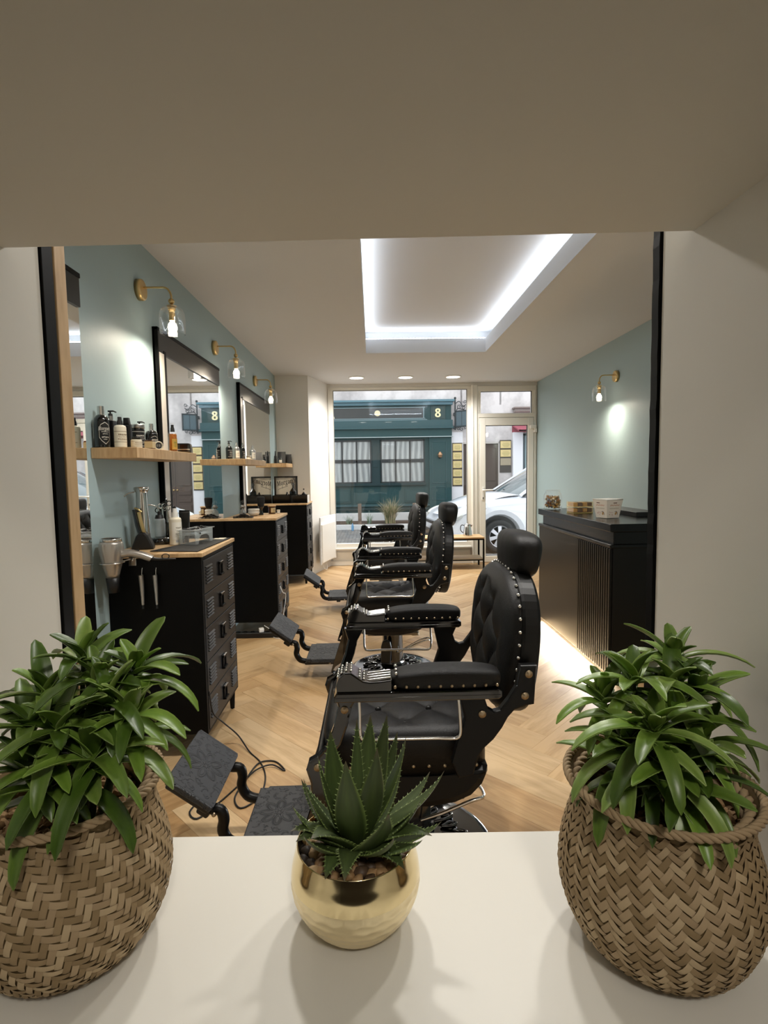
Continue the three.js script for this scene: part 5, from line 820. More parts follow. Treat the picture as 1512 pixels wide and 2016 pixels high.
{ // succulent in the gold pot
  const b = [-0.030, SILL + 0.0005, -0.645], t = thing('succulent', 'spiky green toothed succulent in the round hammered gold pot, middle of the sill', 'succulent', b);
  const gold = std(0xefdcae, 0.09, 1), goldH = std(0xf2e2bc, 0.32, 1), prof = [[0.0, 0], [0.046, 0.0], [0.052, 0.003], [0.066, 0.018], [0.077, 0.036], [0.082, 0.056], [0.0805, 0.075], [0.0765, 0.092], [0.0735, 0.105]];
  const pc = new THREE.CatmullRomCurve3(prof.map(([r, y]) => V(r, y, 0)), false, 'centripetal');
  const bowl = (s0, s1, rows, cols, hammer) => {
    const P = [], I = [], U = [];
    for (let i = 0; i <= rows; i++) for (let j = 0; j <= cols; j++) {
      const s = s0 + (s1 - s0) * i / rows, a = j / cols * Math.PI * 2, p = pc.getPointAt(s), ty = s * 15, row = Math.round(ty), ax = a * 22 / (2 * Math.PI) + (row & 1) * 0.5, dx = ax - Math.round(ax), dy = ty - row;
      const d = hammer ? 0.0013 * Math.max(0, 1 - (dx * dx + dy * dy) * 3.2) : 0; P.push(Math.cos(a) * (p.x - d), p.y, Math.sin(a) * (p.x - d)); U.push(j / cols, s);
    }
    for (let i = 0; i < rows; i++) for (let j = 0; j < cols; j++) { const a0 = i * (cols + 1) + j, b0 = a0 + cols + 1; I.push(a0, b0, a0 + 1, b0, b0 + 1, a0 + 1); }
    return buffer(P, I, U);
  };
  part('hammered_bowl', bowl(0, 0.76, 60, 176, true), goldH, t, 'hammered pale gold lower part');
  part('polished_band', [bowl(0.76, 1, 16, 96, false), lathe([[0.0735, 0.105], [0.073, 0.1062], [0.072, 0.1055], [0.0745, 0.09], [0.077, 0.07], [0.0, 0.066]], 72)], gold, t, 'mirror polished gold rim');
  part('soil', lathe([[0.0755, 0.08], [0.05, 0.086], [0, 0.09]], 40), std(0x1d1712, 1), t);
  const pm = [0xb08c62, 0x8a6a48, 0xc9aa80, 0x5a4634, 0x3a3029].map((c) => std(c, 0.55)), pg = [0, 1, 2].map((k) => { const g = new THREE.SphereGeometry(0.0075, 9, 7), p = g.attributes.position; for (let i = 0; i < p.count; i++) { const n = 1 + 0.16 * Math.sin(p.getX(i) * 700 + k * 2) * Math.cos(p.getZ(i) * 600 + k); p.setXYZ(i, p.getX(i) * n * 1.25, p.getY(i) * n * 0.85, p.getZ(i) * n); } g.computeVertexNormals(); return g; });
  for (let i = 0; i < 90; i++) { const a = i * 2.399, r = 0.068 * Math.sqrt((i + 6) / 96), m = part('pebble', pg[i % 3], pm[Math.floor(rnd() * 5)], t); m.position.set(Math.cos(a) * r, 0.088 + (0.07 - r) * 0.06 + rr(0, 0.003), Math.sin(a) * r); m.rotation.set(rr(-0.5, 0.5), rr(0, 6), rr(-0.4, 0.4)); m.scale.setScalar(rr(0.8, 1.15)); }
  const sTex = noiseTex(64, 256, (u, v) => { const m = Math.abs(u - 0.5) * 2, e = Math.max(0, m - 0.8) * 5; let c = mix3([60, 74, 42], [98, 116, 64], 0.45 * (1 - m) + 0.5 * fbm(u * 9, v * 5, 9, 5, 3)); c = mix3(c, [142, 160, 96], Math.min(1, e)); return mix3(c, [112, 88, 78], Math.max(0, v - 0.9) * 8); });
  const sMat = [0xffffff, 0xd8dccc, 0xeef5e0].map((c) => std(c, 0.5, 0, { map: sTex }));
  // thick leaf from base to tip along a bent spine, toothed edges
  const fat = (root, tip, width, bend) => {
    const spine = new THREE.QuadraticBezierCurve3(root, root.clone().lerp(tip, 0.45).add(bend), tip), segs = 16, P = [], I = [], U = [], ring = 12, dir = tip.clone().sub(root).normalize();
    let side = dir.clone().cross(V(root.x, 0.35, root.z).normalize()); if (side.length() < 0.2) side = dir.clone().cross(V(0, 0, 1)); side.normalize();
    const frame = (s) => { const tg = spine.getTangentAt(s), x = side.clone().addScaledVector(tg, -side.dot(tg)).normalize(); return [spine.getPointAt(s), x, x.clone().cross(tg)]; };
    const wid = (s) => width * 0.5 * (0.6 + 0.42 * Math.sin(Math.PI * Math.pow(s, 0.85))) * Math.pow(1 - Math.pow(s, 2.9), 0.95) + 0.0003;
    for (let i = 0; i <= segs; i++) { const s = i / segs, [c, x, n] = frame(s), w = wid(s), th = 0.16 * w + 0.0006 * (1 - s); for (let j = 0; j < ring; j++) { const a = j / ring * Math.PI * 2, cx = Math.cos(a), sy = Math.sin(a), q = c.clone().addScaledVector(x, cx * w).addScaledVector(n, (Math.sign(sy) * Math.pow(Math.abs(sy), 1.2) * th) + 0.22 * w * cx * cx); P.push(q.x, q.y, q.z); U.push(0.5 + cx * 0.5, s); } }
    for (let i = 0; i < segs; i++) for (let j = 0; j < ring; j++) { const k = (j + 1) % ring, a0 = i * ring + j, b0 = i * ring + k; I.push(a0, b0, a0 + ring, b0, b0 + ring, a0 + ring); }
    const g = [buffer(P, I, U)];
    for (let s = 0.16; s < 0.93; s += 0.062) for (const e of [-1, 1]) { const [c, x, n] = frame(s), w = wid(s), tg = spine.getTangentAt(s), cone = new THREE.ConeGeometry(0.0011, 0.0045, 5), q = new THREE.Quaternion().setFromUnitVectors(UP, x.clone().multiplyScalar(e).addScaledVector(tg, 0.6).normalize()), o = c.clone().addScaledVector(x, e * (w + 0.0008)).addScaledVector(n, 0.22 * w); cone.applyQuaternion(q); cone.translate(o.x, o.y, o.z); const uv = cone.attributes.uv; for (let i = 0; i < uv.count; i++) uv.setXY(i, 0.99, 0.5); g.push(cone); }
    return merge(g);
  };
  const tips = [[-0.008, 1.033, -0.695, 0.036], [0.014, 1.038, -0.685, 0.038], [-0.060, 1.029, -0.665, 0.030], [-0.026, 1.037, -0.675, 0.018], [0.028, 1.009, -0.695, 0.030], [0.038, 1.017, -0.665, 0.028], [-0.075, 1.006, -0.645, 0.026], [-0.092, 0.982, -0.635, 0.028], [-0.104, 0.961, -0.615, 0.027], [-0.105, 0.935, -0.605, 0.024], [0.000, 1.040, -0.595, 0.042], [-0.036, 1.034, -0.580, 0.036], [0.082, 0.993, -0.625, 0.028], [0.052, 0.971, -0.605, 0.027], [0.063, 0.931, -0.595, 0.026], [0.012, 0.973, -0.575, 0.044], [-0.078, 0.939, -0.585, 0.036], [-0.062, 0.897, -0.575, 0.024], [-0.039, 0.906, -0.560, 0.022], [0.029, 0.906, -0.575, 0.026], [0.017, 0.955, -0.560, 0.030], [-0.058, 0.979, -0.715, 0.030], [0.034, 0.955, -0.715, 0.030], [0.075, 0.945, -0.60, 0.028], [-0.098, 0.925, -0.60, 0.03], [-0.085, 0.95, -0.575, 0.03], [0.05, 0.945, -0.57, 0.03], [0.07, 0.96, -0.68, 0.028], [-0.1, 0.96, -0.67, 0.028]];
  tips.forEach(([x, y, z, w], i) => {
    const tip = V(x - b[0], y - b[1], z - b[2]), out = V(tip.x, 0, tip.z), low = tip.y < 0.15, root = out.clone().setLength(0.012).add(V(0, 0.094 + (tip.y > 0.2 ? 0.012 : 0), 0)), bend = low ? V(0, 0.03, 0).addScaledVector(out, 0.12) : V(0, 0.002, 0).addScaledVector(out, 0.3);
    part('leaf', fat(root, tip, w * (low ? 1.5 : 1.08), bend), sMat[i % 3], t);
  });
}

// ---------------------------------------------------------------- the street outside
const GY = -0.1;
const stuccoTex = noiseTex(512, 512, (u, v) => { const a = fbm(u * 7, v * 7, 7, 7, 5), s = fbm(u * 18, v * 3, 18, 3, 3), k = 0.55 * a + 0.3 * s + 0.15 * fbm(u * 60, v * 60, 60, 60, 2); return mix3([212, 208, 206], [140, 136, 136], Math.min(1, Math.max(0, (k - 0.3) * 1.9))); });
const stucco = std(0xffffff, 0.9, 0, { map: (() => { const t = stuccoTex; t.repeat.set(0.28, 0.28); return t; })() });
const cobbleTex = noiseTex(512, 512, (u, v) => { const r = Math.floor(v * 12), x = u * 8 + (r % 2) * 0.5, fx = x - Math.floor(x), fy = v * 12 - r, e = Math.min(fx, 1 - fx, fy, 1 - fy), h = hash(Math.floor(x) % 8, r), n = fbm(u * 40, v * 40, 40, 40, 3); return mix3([74, 74, 74], mix3([122, 124, 122], [148, 148, 144], h), Math.min(1, e * 9) * (0.6 + 0.5 * n)); });
struct('street_ground', uvBox(bx(-14, 16, GY - 0.2, GY, -15, -7.96, 0)), (() => { const t = cobbleTex; t.repeat.set(0.8, 0.8); return std(0xffffff, 0.8, 0, { map: t }); })(), 'grey cobbled street');
struct('street_pavement', [bx(-14, 16, GY - 0.2, -0.015, -8.6, -7.94, 0.005)], std(0x9b9a97, 0.85), 'pale pavement before the shop');
struct('street_facade', [uvBox(bx(-14, 2.55, GY, 6.5, -15.4, -15, 0)), uvBox(bx(3.6, 16, GY, 6.5, -15.4, -15, 0)), uvBox(bx(2.5, 3.65, 2.16, 6.5, -15.4, -15, 0))], stucco, 'grey stucco facade across the street');
const tealP = std(0x153e40, 0.7), tealD = std(0x0f2d30, 0.7), tealL = std(0x2c4c50, 0.7), darkW = std(0x22282a, 0.6);
{
  const t = thing('shop_front', 'dark teal wooden shop front across the street with paned windows and number eight', 'shop front', [0, 0, -14.95]);
  part('backing', bx(-4.2, 2.23, GY, 3.3, -0.05, 0.02, 0.004), tealP, t);
  part('cornice', [bx(-4.25, 2.3, 3.28, 3.34, -0.05, 0.2, 0.008), bx(-4.22, 2.26, 3.2, 3.285, -0.05, 0.12, 0.01)], std(0x4d7480, 0.5), t);
  part('fascia_band', [bx(-4.22, 2.26, 2.6, 2.79, 0.02, 0.1, 0.006), bx(-4.22, 2.28, 2.55, 2.6, 0.02, 0.14, 0.008)], tealL, t);
  part('lower_band', bx(-4.22, 2.24, 2.335, 2.555, 0.02, 0.06, 0.004), tealP, t); part('drip_edge', bx(-4.25, 2.26, 2.315, 2.335, 0.02, 0.16, 0.004), std(0xa9b8b8, 0.5), t);
  const sb = part('sign_board', bx(-1.9, 1.47, 2.82, 3.16, 0.02, 0.05, 0.004), std(0x2a3030, 0.4), t);
  part('sign_moulding', [bx(-1.95, 1.5, 3.13, 3.155, 0.045, 0.07, 0.004), bx(-1.95, 1.5, 2.825, 2.85, 0.045, 0.07, 0.004), bx(1.44, 1.47, 2.83, 3.15, 0.045, 0.07, 0.004), bx(-2, 1.55, 2.79, 2.812, 0.03, 0.08, 0.004)], std(0x6f868a, 0.5), sb);
  part('emblem', at(lathe([[0, 0.02], [0.05, 0.02], [0.058, 0.012], [0.075, 0.014], [0.082, 0.008], [0.082, 0], [0, 0]], 32), 0.17, 2.99, 0.05, Math.PI / 2), std(0xd9cfa8, 0.5), sb, 'round cream emblem');
  part('number_panel', [bx(1.66, 2.06, 2.79, 3.17, 0.02, 0.04, 0.004), bx(1.7, 2.02, 2.83, 3.13, 0.035, 0.05, 0.003)], std(0x24403f, 0.5), t);
  const font = await new FontLoader().loadAsync('fonts/droid/droid_sans_bold.typeface.json');
  const num = new TextGeometry('8', { font, size: 0.24, depth: 0.03, curveSegments: 8, bevelEnabled: false }); num.computeBoundingBox(); num.translate(1.85 - (num.boundingBox.max.x + num.boundingBox.min.x) / 2, 2.865, 0.05); part('number', num, std(0xe9dfae, 0.45), t, 'cream numeral eight');
  const la = new TextGeometry('A', { font, size: 0.26, depth: 0.02, curveSegments: 4, bevelEnabled: false }); la.translate(-1.25, 2.86, 0.05); part('letter', la, std(0xe9e2c8, 0.5), sb);
  // windows: glass, curtains, glazing bars
  const curtainTex = noiseTex(256, 64, (u, v) => { const f = 0.5 + 0.5 * Math.sin(u * 50 + 3 * fbm(u * 5, v * 2, 5, 2, 2)); return mix3([132, 138, 138], [182, 188, 186], f); });
  const curtain = (x0, x1, y0, y1) => { const P = [], I = [], U = [], n = 60; for (let i = 0; i <= n; i++) for (const y of [y0, y1]) { const x = x0 + (x1 - x0) * i / n; P.push(x, y, -0.03 + 0.005 * Math.sin(i * 1.7) + 0.004 * Math.sin(i * 0.63)); U.push(i / n, (y - y0) / (y1 - y0)); } for (let i = 0; i < n; i++) { const a = i * 2; I.push(a, a + 2, a + 1, a + 1, a + 2, a + 3); } return buffer(P, I, U); };
  for (const x0 of [-2.35, -1.22, 0.27]) {
    const xs = [x0, x0 + 0.385, x0 + 0.79, x0 + 1.165], w = part('window', [bx(x0 - 0.03, x0 + 1.2, 2.215, 2.26, 0.0, 0.07, 0.004), bx(x0 - 0.03, x0 + 1.2, 1.06, 1.095, 0.0, 0.07, 0.004), bx(x0 - 0.03, x0, 1.06, 2.26, 0.0, 0.07, 0.004), bx(x0 + 1.165, x0 + 1.2, 1.06, 2.26, 0.0, 0.07, 0.004), bx(x0, x0 + 1.17, 1.625, 1.72, 0.0, 0.06, 0.004), ...[1, 2].map((k) => bx(xs[k] - 0.02, xs[k] + 0.02, 1.09, 2.22, 0.0, 0.06, 0.003))], darkW, t);
    part('curtain', curtain(x0, x0 + 1.165, 1.09, 2.22).translate(0, 0, 0.064), std(0xffffff, 0.8, 0, { map: curtainTex, emissive: 0x000000 }), w);
    for (let i = 0; i < 3; i++) for (const [y0, y1] of [[1.72, 2.215], [1.095, 1.625]]) part('pane', bx(xs[i] + 0.02, xs[i + 1] - 0.02, y0, y1, 0.046, 0.049, 0), phys(0xffffff, 0.04, 0, { transmission: 1, thickness: 0 }), w);
  }
  part('window_sill', [bx(-4.2, 1.5, 0.98, 1.0, 0.02, 0.1, 0.006), bx(-4.2, 1.5, 1.0, 1.06, 0.02, 0.07, 0.006)], tealD, t);
  part('shutter_panel', [bx(-0.05, 0.22, 1.05, 2.28, 0.02, 0.05, 0.004), bx(0.02, 0.16, 1.5, 2.1, 0.045, 0.06, 0.003)], tealD, t);
  for (const [a, b] of [[-1.2, -0.62], [-0.47, 0.2], [0.9, 1.44]]) part('lower_panel', [bx(a, b, 0.5, 0.88, 0.02, 0.04, 0.006), bx(a + 0.04, b - 0.04, 0.54, 0.84, 0.035, 0.05, 0.006)], tealP, t);
  for (const y of [0.4, 0.3]) part('base_moulding', bx(-4.2, 1.6, y, y + 0.05, 0.02, 0.08, 0.006), y > 0.35 ? tealL : tealD, t);
  part('pilaster', bx(1.6, 2.22, GY, 2.32, 0.02, 0.08, 0.005), tealP, t);
  const mold = (x0, x1, y0, y1) => merge([bx(x0, x1, y1 - 0.018, y1, 0.078, 0.092, 0.003), bx(x0, x1, y0, y0 + 0.018, 0.078, 0.092, 0.003), bx(x0, x0 + 0.018, y0, y1, 0.078, 0.092, 0.003), bx(x1 - 0.018, x1, y0, y1, 0.078, 0.092, 0.003)]);
  part('pilaster_moulding', mold(1.68, 2.08, 1.03, 2.2), tealL, t); part('pilaster_moulding', mold(1.67, 2.07, 0.56, 0.93), tealL, t);
}
{
  const t = thing('wall_lantern', 'small copper wall lantern on the teal pilaster of the shop across the street', 'lantern', [1.89, 1.84, -14.87]);
  part('bracket', [bx(-0.02, 0.02, -0.12, 0.04, 0, 0.02, 0.003), tube([[0, 0.02, 0.01], [0, 0.06, 0.05], [0, 0.05, 0.09]], 0.008, 12, 6)], M.blackMetal, t); part('shade', lathe([[0.02, 0.06], [0.075, -0.02], [0.06, -0.025], [0.05, -0.09], [0.02, -0.1], [0, -0.1]], 12).translate(0, 0, 0.09), std(0xb08a68, 0.35, 0.7), t);
}
{ // hanging wrought-iron sign
  const t = thing('hanging_sign', 'wrought iron bracket with a blank grey hanging sign board on the corner', 'hanging sign', [2.33, 2.5, -14.93]), m = std(0x2a3438, 0.5, 0.4);
  part('post', [cyl(0.02, 0.02, 0.86, 0, 0, 0.05, 12), ball(0.035, 0, 0.88, 0.05), bx(-0.04, 0.04, 0.4, 0.48, -0.04, 0.07, 0.004), bx(-0.04, 0.04, 0.04, 0.12, -0.04, 0.07, 0.004)], m, t);
  const sp = (cx, cy, r, s, a) => { const p = []; for (let i = 0; i <= 26; i++) { const u = i / 26, q = a + s * u * 8; p.push([cx + Math.cos(q) * r * (1 - 0.75 * u), cy + Math.sin(q) * r * (1 - 0.75 * u), 0.05 + (cx) * 0.8]); } return tube(p, 0.009, 40, 6); };
  part('scrolls', [tube([[0, 0.72, 0.05], [0.1, 0.78, 0.13], [0.2, 0.62, 0.22], [0.26, 0.68, 0.27]], 0.011, 24, 6), tube([[0, 0.42, 0.05], [0.06, 0.58, 0.1], [0.16, 0.56, 0.18], [0.3, 0.5, 0.28]], 0.011, 24, 6), sp(0.1, 0.62, 0.07, 1, 0), sp(0.2, 0.6, 0.06, -1, 2), sp(0.24, 0.76, 0.05, 1, 3), sp(0.16, 0.02, 0.06, 1, 1), sp(0.08, 0.04, 0.05, -1, 1), sp(0.24, 0.06, 0.05, 1, 4)], m, t);
  const bd = at(bx(-0.18, 0.18, 0, 0.4, -0.02, 0.02, 0.004), 0.17, 0.1, 0.19, 0, R(-38)); part('board', bd, std(0x42565e, 0.5), t);
  part('board_frame', [at(merge([bx(-0.2, 0.2, 0.39, 0.43, -0.026, 0.026, 0.004), bx(-0.2, 0.2, -0.03, 0.01, -0.026, 0.026, 0.004), bx(-0.2, -0.17, 0, 0.42, -0.026, 0.026, 0.004), bx(0.17, 0.2, 0, 0.42, -0.026, 0.026, 0.004), bx(-0.006, 0.006, 0, 0.4, -0.024, 0.024, 0.001)]), 0.17, 0.1, 0.19, 0, R(-38))], m, t);
}
// doorway with brown panelled door and brass plaques
{
  const brown = std(0x4a3d34, 0.55), t = thing('entrance_door', 'dark brown panelled double door between the plaques across the street', 'door', [3.08, 0, -15.12]);
  part('frame', [bx(-0.55, -0.5, GY, 2.18, -0.05, 0.1, 0.005), bx(0.5, 0.57, GY, 2.18, -0.05, 0.1, 0.005), bx(-0.55, 0.55, 2.12, 2.18, -0.05, 0.1, 0.005)], std(0xcfcac4, 0.7), t);
  for (const s of [-1, 1]) { const l = part('leaf', bx(s > 0 ? 0.005 : -0.5, s > 0 ? 0.5 : -0.005, GY + 0.02, 2.12, -0.04, 0.02, 0.004), brown, t); for (const [a, b] of [[0.02, 0.52], [0.6, 0.72], [0.8, 0.98], [1.06, 2.0]]) part('panel', bx(s * 0.25 - 0.18, s * 0.25 + 0.18, a, b, 0.015, 0.035, 0.012, 2), brown, l); part('knob', ball(0.025, s * 0.05, 0.95, 0.05), M.brass, l); }
  const strips = std(0x3a342e, 0.5), gold = std(0xb8a56a, 0.38, 0.45);
  const plate = tex(128, 96, (c, w, h) => { c.fillStyle = '#cdbb84'; c.fillRect(0, 0, w, h); c.fillStyle = '#7f7a3c'; for (const [y, l] of [[24, 70], [42, 90], [58, 80], [74, 56]]) for (let x = 64 - l / 2; x < 64 + l / 2; x += 11) c.fillRect(x, y, 8, 7); }), pm = std(0xffffff, 0.4, 0.2, { map: plate });
  const board = (label, x, y0, y1, w, ys, h) => { const b = thing('plaque_board', label, 'board', [x, 0, -14.99]); part('board', bx(-w / 2, w / 2, y0, y1, 0, 0.02, 0.003), strips, b); return ys.map((y, i) => [x, y, w, h]); };
  const L = board('narrow dark board carrying five brass plaques left of the brown door', 2.4, 0.93, 2.15, 0.28, [2.025, 1.785, 1.545, 1.305, 1.065], 0.2), Q = board('narrow dark board carrying three plaques right of the brown door', 3.765, 1.30, 2.21, 0.32, [2.08, 1.84, 1.60], 0.2);
  const ord = ['top', 'second', 'third', 'fourth', 'lowest'];
  [...L, ...Q].forEach(([x, y, w, h], i) => { const left = i < 5, p = thing('plaque', `${left ? ord[i] : ['top', 'middle', 'lowest'][i - 5]} brass plaque on the board ${left ? 'left' : 'right'} of the brown door`, 'plaque', [x, y, -14.968], 0, 'brass name plaques by the doorway'); part('plate', bx(-w / 2 + 0.012, w / 2 - 0.012, -h / 2, h / 2, 0, 0.014, 0.003), i === 7 ? std(0x9a8f78, 0.45, 0.3) : gold, p); const g = new THREE.PlaneGeometry(w - 0.04, h - 0.02).translate(0, 0, 0.0145); part('engraving', g, i === 7 ? std(0x9a8f78, 0.5) : pm, p); });
  struct('street_pilaster', [bx(2.24, 2.56, GY, 2.45, -15, -14.985, 0.004)], std(0xdcdde0, 0.8), 'pale stone strip under the left plaques');
}
{
  const t = thing('awning', 'dusty red shop awning at the right across the street', 'awning', [4.9, 2.42, -14.98]);
  const g = poly([[0, 0.22], [0.7, 0.02], [0.7, -0.02], [0, 0.18]], 1.9, 0.004); g.rotateY(-Math.PI / 2); part('cloth', g, std(0xa0505e, 0.8), t); part('valance', [bx(-0.95, 0.95, -0.02, 0.04, 0.68, 0.7, 0.003), bx(-0.95, 0.95, 0.0, 0.22, 0.0, 0.02, 0.003)], std(0xa0505e, 0.8), t);
  const l = thing('stone_ledge', 'short brown stone ledge high on the right facade', 'ledge', [4.6, 2.97, -14.98]); part('slab', [bx(-0.66, 1.2, 0.09, 0.13, 0, 0.3, 0.008), bx(-0.62, 1.2, 0.0, 0.09, 0, 0.22, 0.01)], std(0x8a7f7a, 0.8), l);
  const w = thing('white_pilaster', 'white painted pilaster under the red awning', 'pilaster', [4.1, 0, -14.96]); part('shaft', bx(-0.14, 0.14, GY, 2.42, -0.03, 0.06, 0.006), std(0xe6e9ee, 0.6), w); part('base', bx(-0.17, 0.17, GY, 0.2, -0.03, 0.09, 0.008), std(0xe6e9ee, 0.6), w);
  const s = thing('shop_window', 'dark framed shop window beside the white pilaster', 'window', [4.8, 0, -14.97]); part('frame', [bx(-0.55, -0.49, 0.4, 2.38, -0.02, 0.05, 0.004), bx(0.6, 0.66, 0.4, 2.38, -0.02, 0.05, 0.004), bx(-0.55, 0.66, 2.32, 2.38, -0.02, 0.05, 0.004), bx(-0.55, 0.66, 0.4, 0.46, -0.02, 0.05, 0.004)], std(0x3a4a52, 0.5), s); part('pane', bx(-0.5, 0.61, 0.45, 2.33, 0, 0.006, 0), phys(0x8fb0b4, 0.08, 0, {}), s);
}
// planting bed with posts
{
  const t = thing('planting_bed', 'raised planting bed with pale kerb at the foot of the teal shop front', 'planting bed', [0, GY, 0]);
  part('kerb', [bx(-4.2, 1.55, 0, 0.13, -13.62, -13.5, 0.01), bx(-4.2, 1.55, 0, 0.33, -14.86, -14.74, 0.01)], std(0xc9cbc9, 0.85), t); part('soil', bx(-4.2, 1.5, 0, 0.12, -14.8, -13.6, 0.004), std(0x4d3f35, 1), t);
  for (const [x, n] of [[-0.34, 'left weathered wooden post in the planting bed'], [1.07, 'right weathered wooden post in the planting bed']]) single('wooden_post', bx(x - 0.045, x + 0.045, GY + 0.1, 0.56, -13.66, -13.57, 0.008, 2), std(0x6a5c50, 0.9), n, 'post', 'weathered posts of the planting bed');
  const blade = (L, lean, a) => { const P = [], I = [], U = [], n = 8; for (let i = 0; i <= n; i++) { const s = i / n, w = 0.005 * (1 - s) + 0.0006, y = L * (s - 0.42 * lean * s * s), r = L * lean * 0.75 * s * s; for (const e of [-1, 1]) { P.push(Math.cos(a) * r - Math.sin(a) * w * e, y, Math.sin(a) * r + Math.cos(a) * w * e); U.push(0, s); } } for (let i = 0; i < n; i++) { const k = i * 2; I.push(k, k + 2, k + 1, k + 1, k + 2, k + 3); } return buffer(P, I, U); };
  const tuft = (label, x, z, n, h, mats, sp) => { const o = thing('grass_tuft', label, 'grass', [x, 0.021, z]); mats.forEach((m, k) => { const g = []; for (let i = 0; i < n; i++) g.push(at(blade(rr(0.6, 1) * h, rr(0.25, 1.25), rr(0, 6.283)), rr(-sp, sp), 0, rr(-sp, sp))); part(m === grn ? 'green_blades' : 'dry_blades', g, m, o).userData.kind = 'stuff'; }); };
  const dry = std(0xb7a684, 0.9, 0, { side: THREE.DoubleSide }), grn = std(0x5f7348, 0.8, 0, { side: THREE.DoubleSide }), pale = std(0x9fb0a4, 0.8, 0, { side: THREE.DoubleSide });
  tuft('large dry tan ornamental grass tuft in the middle of the planting bed', 0.45, -13.95, 150, 0.86, [dry, dry, grn], 0.13);
  tuft('small grey green tuft at the left of the planting bed', -0.62, -13.85, 34, 0.34, [pale, grn], 0.08);
  tuft('thin green tuft left of the dry grass', -0.1, -13.85, 24, 0.45, [pale, grn], 0.05);
  tuft('thin dry tuft at the right end of the planting bed', 1.0, -13.9, 26, 0.34, [dry, grn], 0.07);
  single('blue_bottle', lathe([[0, 0], [0.03, 0], [0.033, 0.01], [0.033, 0.13], [0.014, 0.17], [0.014, 0.19], [0, 0.19]], 18).translate(-0.52, GY, -13.3), phys(0x7fb6d8, 0.15, 0, { transmission: 0.5, thickness: 0 }), 'pale blue plastic bottle standing on the cobbles', 'bottle');
}
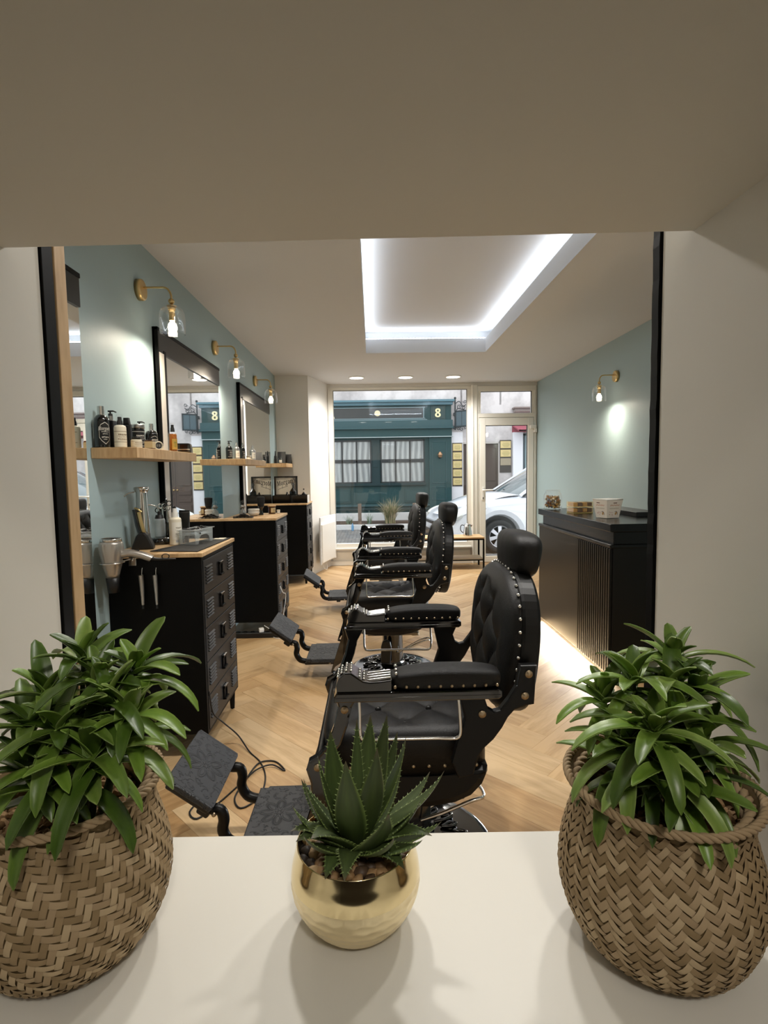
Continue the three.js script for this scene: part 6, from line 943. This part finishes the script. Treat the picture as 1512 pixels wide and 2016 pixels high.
// parked car
{
  const t = thing('parked_car', 'white parked hatchback seen through the shop window and door', 'car', [0.95, GY, -9.9], R(7));
  const paint = phys(0xdfe6ee, 0.22, 0, { clearcoat: 1, clearcoatRoughness: 0.08 }), glassM = phys(0x55666a, 0.04, 0, { clearcoat: 1 }), darkP = std(0x16181a, 0.6);
  const HW = 0.86, arch = (cx) => { const p = []; for (let i = 0; i <= 14; i++) { const a = i / 14 * Math.PI; p.push([cx - Math.cos(a) * 0.36, 0.30 + Math.sin(a) * 0.36]); } return p; };
  const body = [[0.03, 0.32], [0.06, 0.2], [0.3, 0.16], [0.72, 0.17], ...arch(1.18), [1.6, 0.17], [3.35, 0.17], ...arch(3.78), [4.2, 0.2], [4.36, 0.3], [4.38, 0.7], [4.3, 0.98], [3.9, 1.02], [2.5, 1.02], [1.72, 1.0], [1.45, 0.985], [0.95, 0.93], [0.5, 0.82], [0.2, 0.7], [0.06, 0.56]];
  const g = poly(body, HW * 2, 0.11), p = g.attributes.position;
  const shape = (x, y, z) => { const f = Math.max(0, (1.1 - x) / 1.1), b = Math.max(0, (x - 3.6) / 0.8); let k = 1 - 0.30 * f * f - 0.12 * b * b - 0.05 * Math.max(0, (y - 0.6) / 0.4); return z * k; };
  const crown = (x, y, z) => y > 0.62 ? y + 0.05 * (1 - (z / HW) ** 2) * Math.min(1, (y - 0.62) / 0.2) : y;
  for (let i = 0; i < p.count; i++) { const x = p.getX(i), y = p.getY(i), z = p.getZ(i); p.setXYZ(i, x + 0.16 * (z / HW) ** 2 * Math.max(0, 1 - x / 0.8), y, shape(x, y, z)); }
  g.computeVertexNormals(); part('body', g, paint, t);
  // hood panel, crowned across its width
  const grid = (f, nu, nv) => { const P = [], I = [], U = []; for (let i = 0; i <= nu; i++) for (let j = 0; j <= nv; j++) { P.push(...f(i / nu, j / nv)); U.push(i / nu, j / nv); } for (let i = 0; i < nu; i++) for (let j = 0; j < nv; j++) { const a = i * (nv + 1) + j, b = a + nv + 1; I.push(a, a + 1, b, b, a + 1, b + 1); } return buffer(P, I, U); };
  part('hood', grid((u, v) => { const zz = (v - 0.5) * 2, x = 0.16 + 0.3 * zz * zz * (1 - u) + u * (1.36 - 0.16 + 0.22 * zz * zz * 1.0), y0 = 0.62 + (1 - (1 - u) ** 2) * 0.385, hw = 0.56 + 0.2 * Math.pow(u, 0.6); return [x, y0 + 0.055 * (1 - zz * zz) + 0.012, zz * hw]; }, 20, 20), paint, t);
  // glasshouse
  const ws = (u, v) => { const zz = (v - 0.5) * 2, hw = 0.76 - 0.2 * u; return [1.36 + 0.26 * zz * zz * (1 - u) + u * (0.98 + 0.06 * zz * zz), 1.0 + 0.52 * Math.pow(u, 0.9) + 0.05 * (1 - zz * zz) * (0.3 + u), zz * hw]; };
  part('windscreen', grid(ws, 14, 18), glassM, t);
  part('dashboard', grid((u, v) => { const q = ws(0.12 + u * 0.2, v); return [q[0] + 0.1, q[1] - 0.06, q[2] * 0.95]; }, 4, 8), darkP, t);
  part('roof', grid((u, v) => { const zz = (v - 0.5) * 2, hw = 0.56 + 0.03 * Math.sin(u * 3.14); return [2.34 + 0.06 * zz * zz + u * 1.5, 1.52 + 0.05 * (1 - zz * zz) * 1.3 + 0.04 * Math.sin(u * Math.PI) - 0.1 * u * u, zz * hw]; }, 12, 12), paint, t);
  for (const s of [1, -1]) {
    const sid = (u, v) => { const base = [1.62 + u * 2.3, 1.0, s * 0.79], x = 2.36 + u * 1.42, top = [x, 1.525 - 0.1 * u * u + 0.03 * Math.sin(u * 3.1), s * 0.57]; return base.map((q, i) => q + (top[i] - q) * v); };
    part('side_body', grid((u, v) => { const q = sid(u, v); return [q[0], q[1], q[2] - s * 0.02]; }, 16, 6), paint, t);
    part('side_glass', grid((u, v) => sid(0.12 + u * 0.78, 0.06 + v * 0.78), 10, 6), phys(0x1c2426, 0.05, 0, { clearcoat: 1 }), t);
    part('pillar', tube([[1.56, 1.0, s * 0.79], [1.9, 1.22, s * 0.71], [2.36, 1.53, s * 0.575]], 0.032, 14, 8), paint, t);
    part('pillar_trim', tube([[1.62, 1.0, s * 0.8], [2.0, 1.22, s * 0.71], [2.42, 1.5, s * 0.6]], 0.02, 14, 8), darkP, t);
    part('mirror', [at(new THREE.SphereGeometry(0.09, 16, 12).scale(0.8, 0.75, 1.1), 1.95, 1.06, s * 0.93), tube([[1.9, 1.01, s * 0.8], [1.93, 1.03, s * 0.88]], 0.022, 6, 8)], paint, t);
    part('headlight', at(new THREE.SphereGeometry(0.2, 22, 14).scale(1.45, 0.48, 0.5), 0.50, 0.70, s * 0.66, 0, s * R(28), R(14)), phys(0xd9dcd6, 0.05, 0.2, { clearcoat: 1 }), t);
    for (const x of [1.18, 3.78]) {
      const w = group('wheel', t, [x, 0.30, s * 0.74]), A = (q) => at(q, 0, 0, 0, s * Math.PI / 2);
      part('tyre', A(lathe([[0.19, -0.1], [0.27, -0.105], [0.295, -0.085], [0.30, 0], [0.295, 0.085], [0.27, 0.105], [0.195, 0.1], [0.19, 0.08]], 44)), darkP, w);
      part('rim', [A(lathe([[0.175, 0.06], [0.185, 0.095], [0.2, 0.1], [0.2, 0.085], [0.19, 0.06], [0.19, -0.08], [0.18, -0.08]], 44)), ...[0, 1, 2, 3, 4, 5, 6].map((k) => at(poly([[-0.025, 0.03], [0.025, 0.03], [0.036, 0.185], [-0.036, 0.185]], 0.02, 0.004), 0, 0, s * 0.075, 0, 0, k * 0.8976)), at(cyl(0.045, 0.05, 0.03, 0, -0.015, 0), 0, 0, s * 0.075, s * Math.PI / 2)], std(0xc9ccd0, 0.3, 0.8), w);
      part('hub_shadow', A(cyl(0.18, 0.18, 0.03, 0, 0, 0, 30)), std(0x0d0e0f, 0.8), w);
    }
    part('wheel_arch', [at(cyl(0.365, 0.365, 0.26, 0, -0.13, 0, 40), 1.18, 0.30, s * 0.62, Math.PI / 2), at(cyl(0.365, 0.365, 0.26, 0, -0.13, 0, 40), 3.78, 0.30, s * 0.62, Math.PI / 2)], darkP, t);
  }
  part('grille', [at(bx(-0.03, 0.03, 0, 0.16, -0.5, 0.5, 0.02), 0.06, 0.26, 0), at(bx(-0.02, 0.02, 0, 0.05, -0.42, 0.42, 0.01), 0.075, 0.52, 0)], darkP, t);
  part('wiper', [tube([[1.42, 1.045, -0.5], [1.5, 1.09, -0.1], [1.5, 1.1, 0.2]], 0.01, 12, 6)], darkP, t);
}
renderer.render(scene, camera);
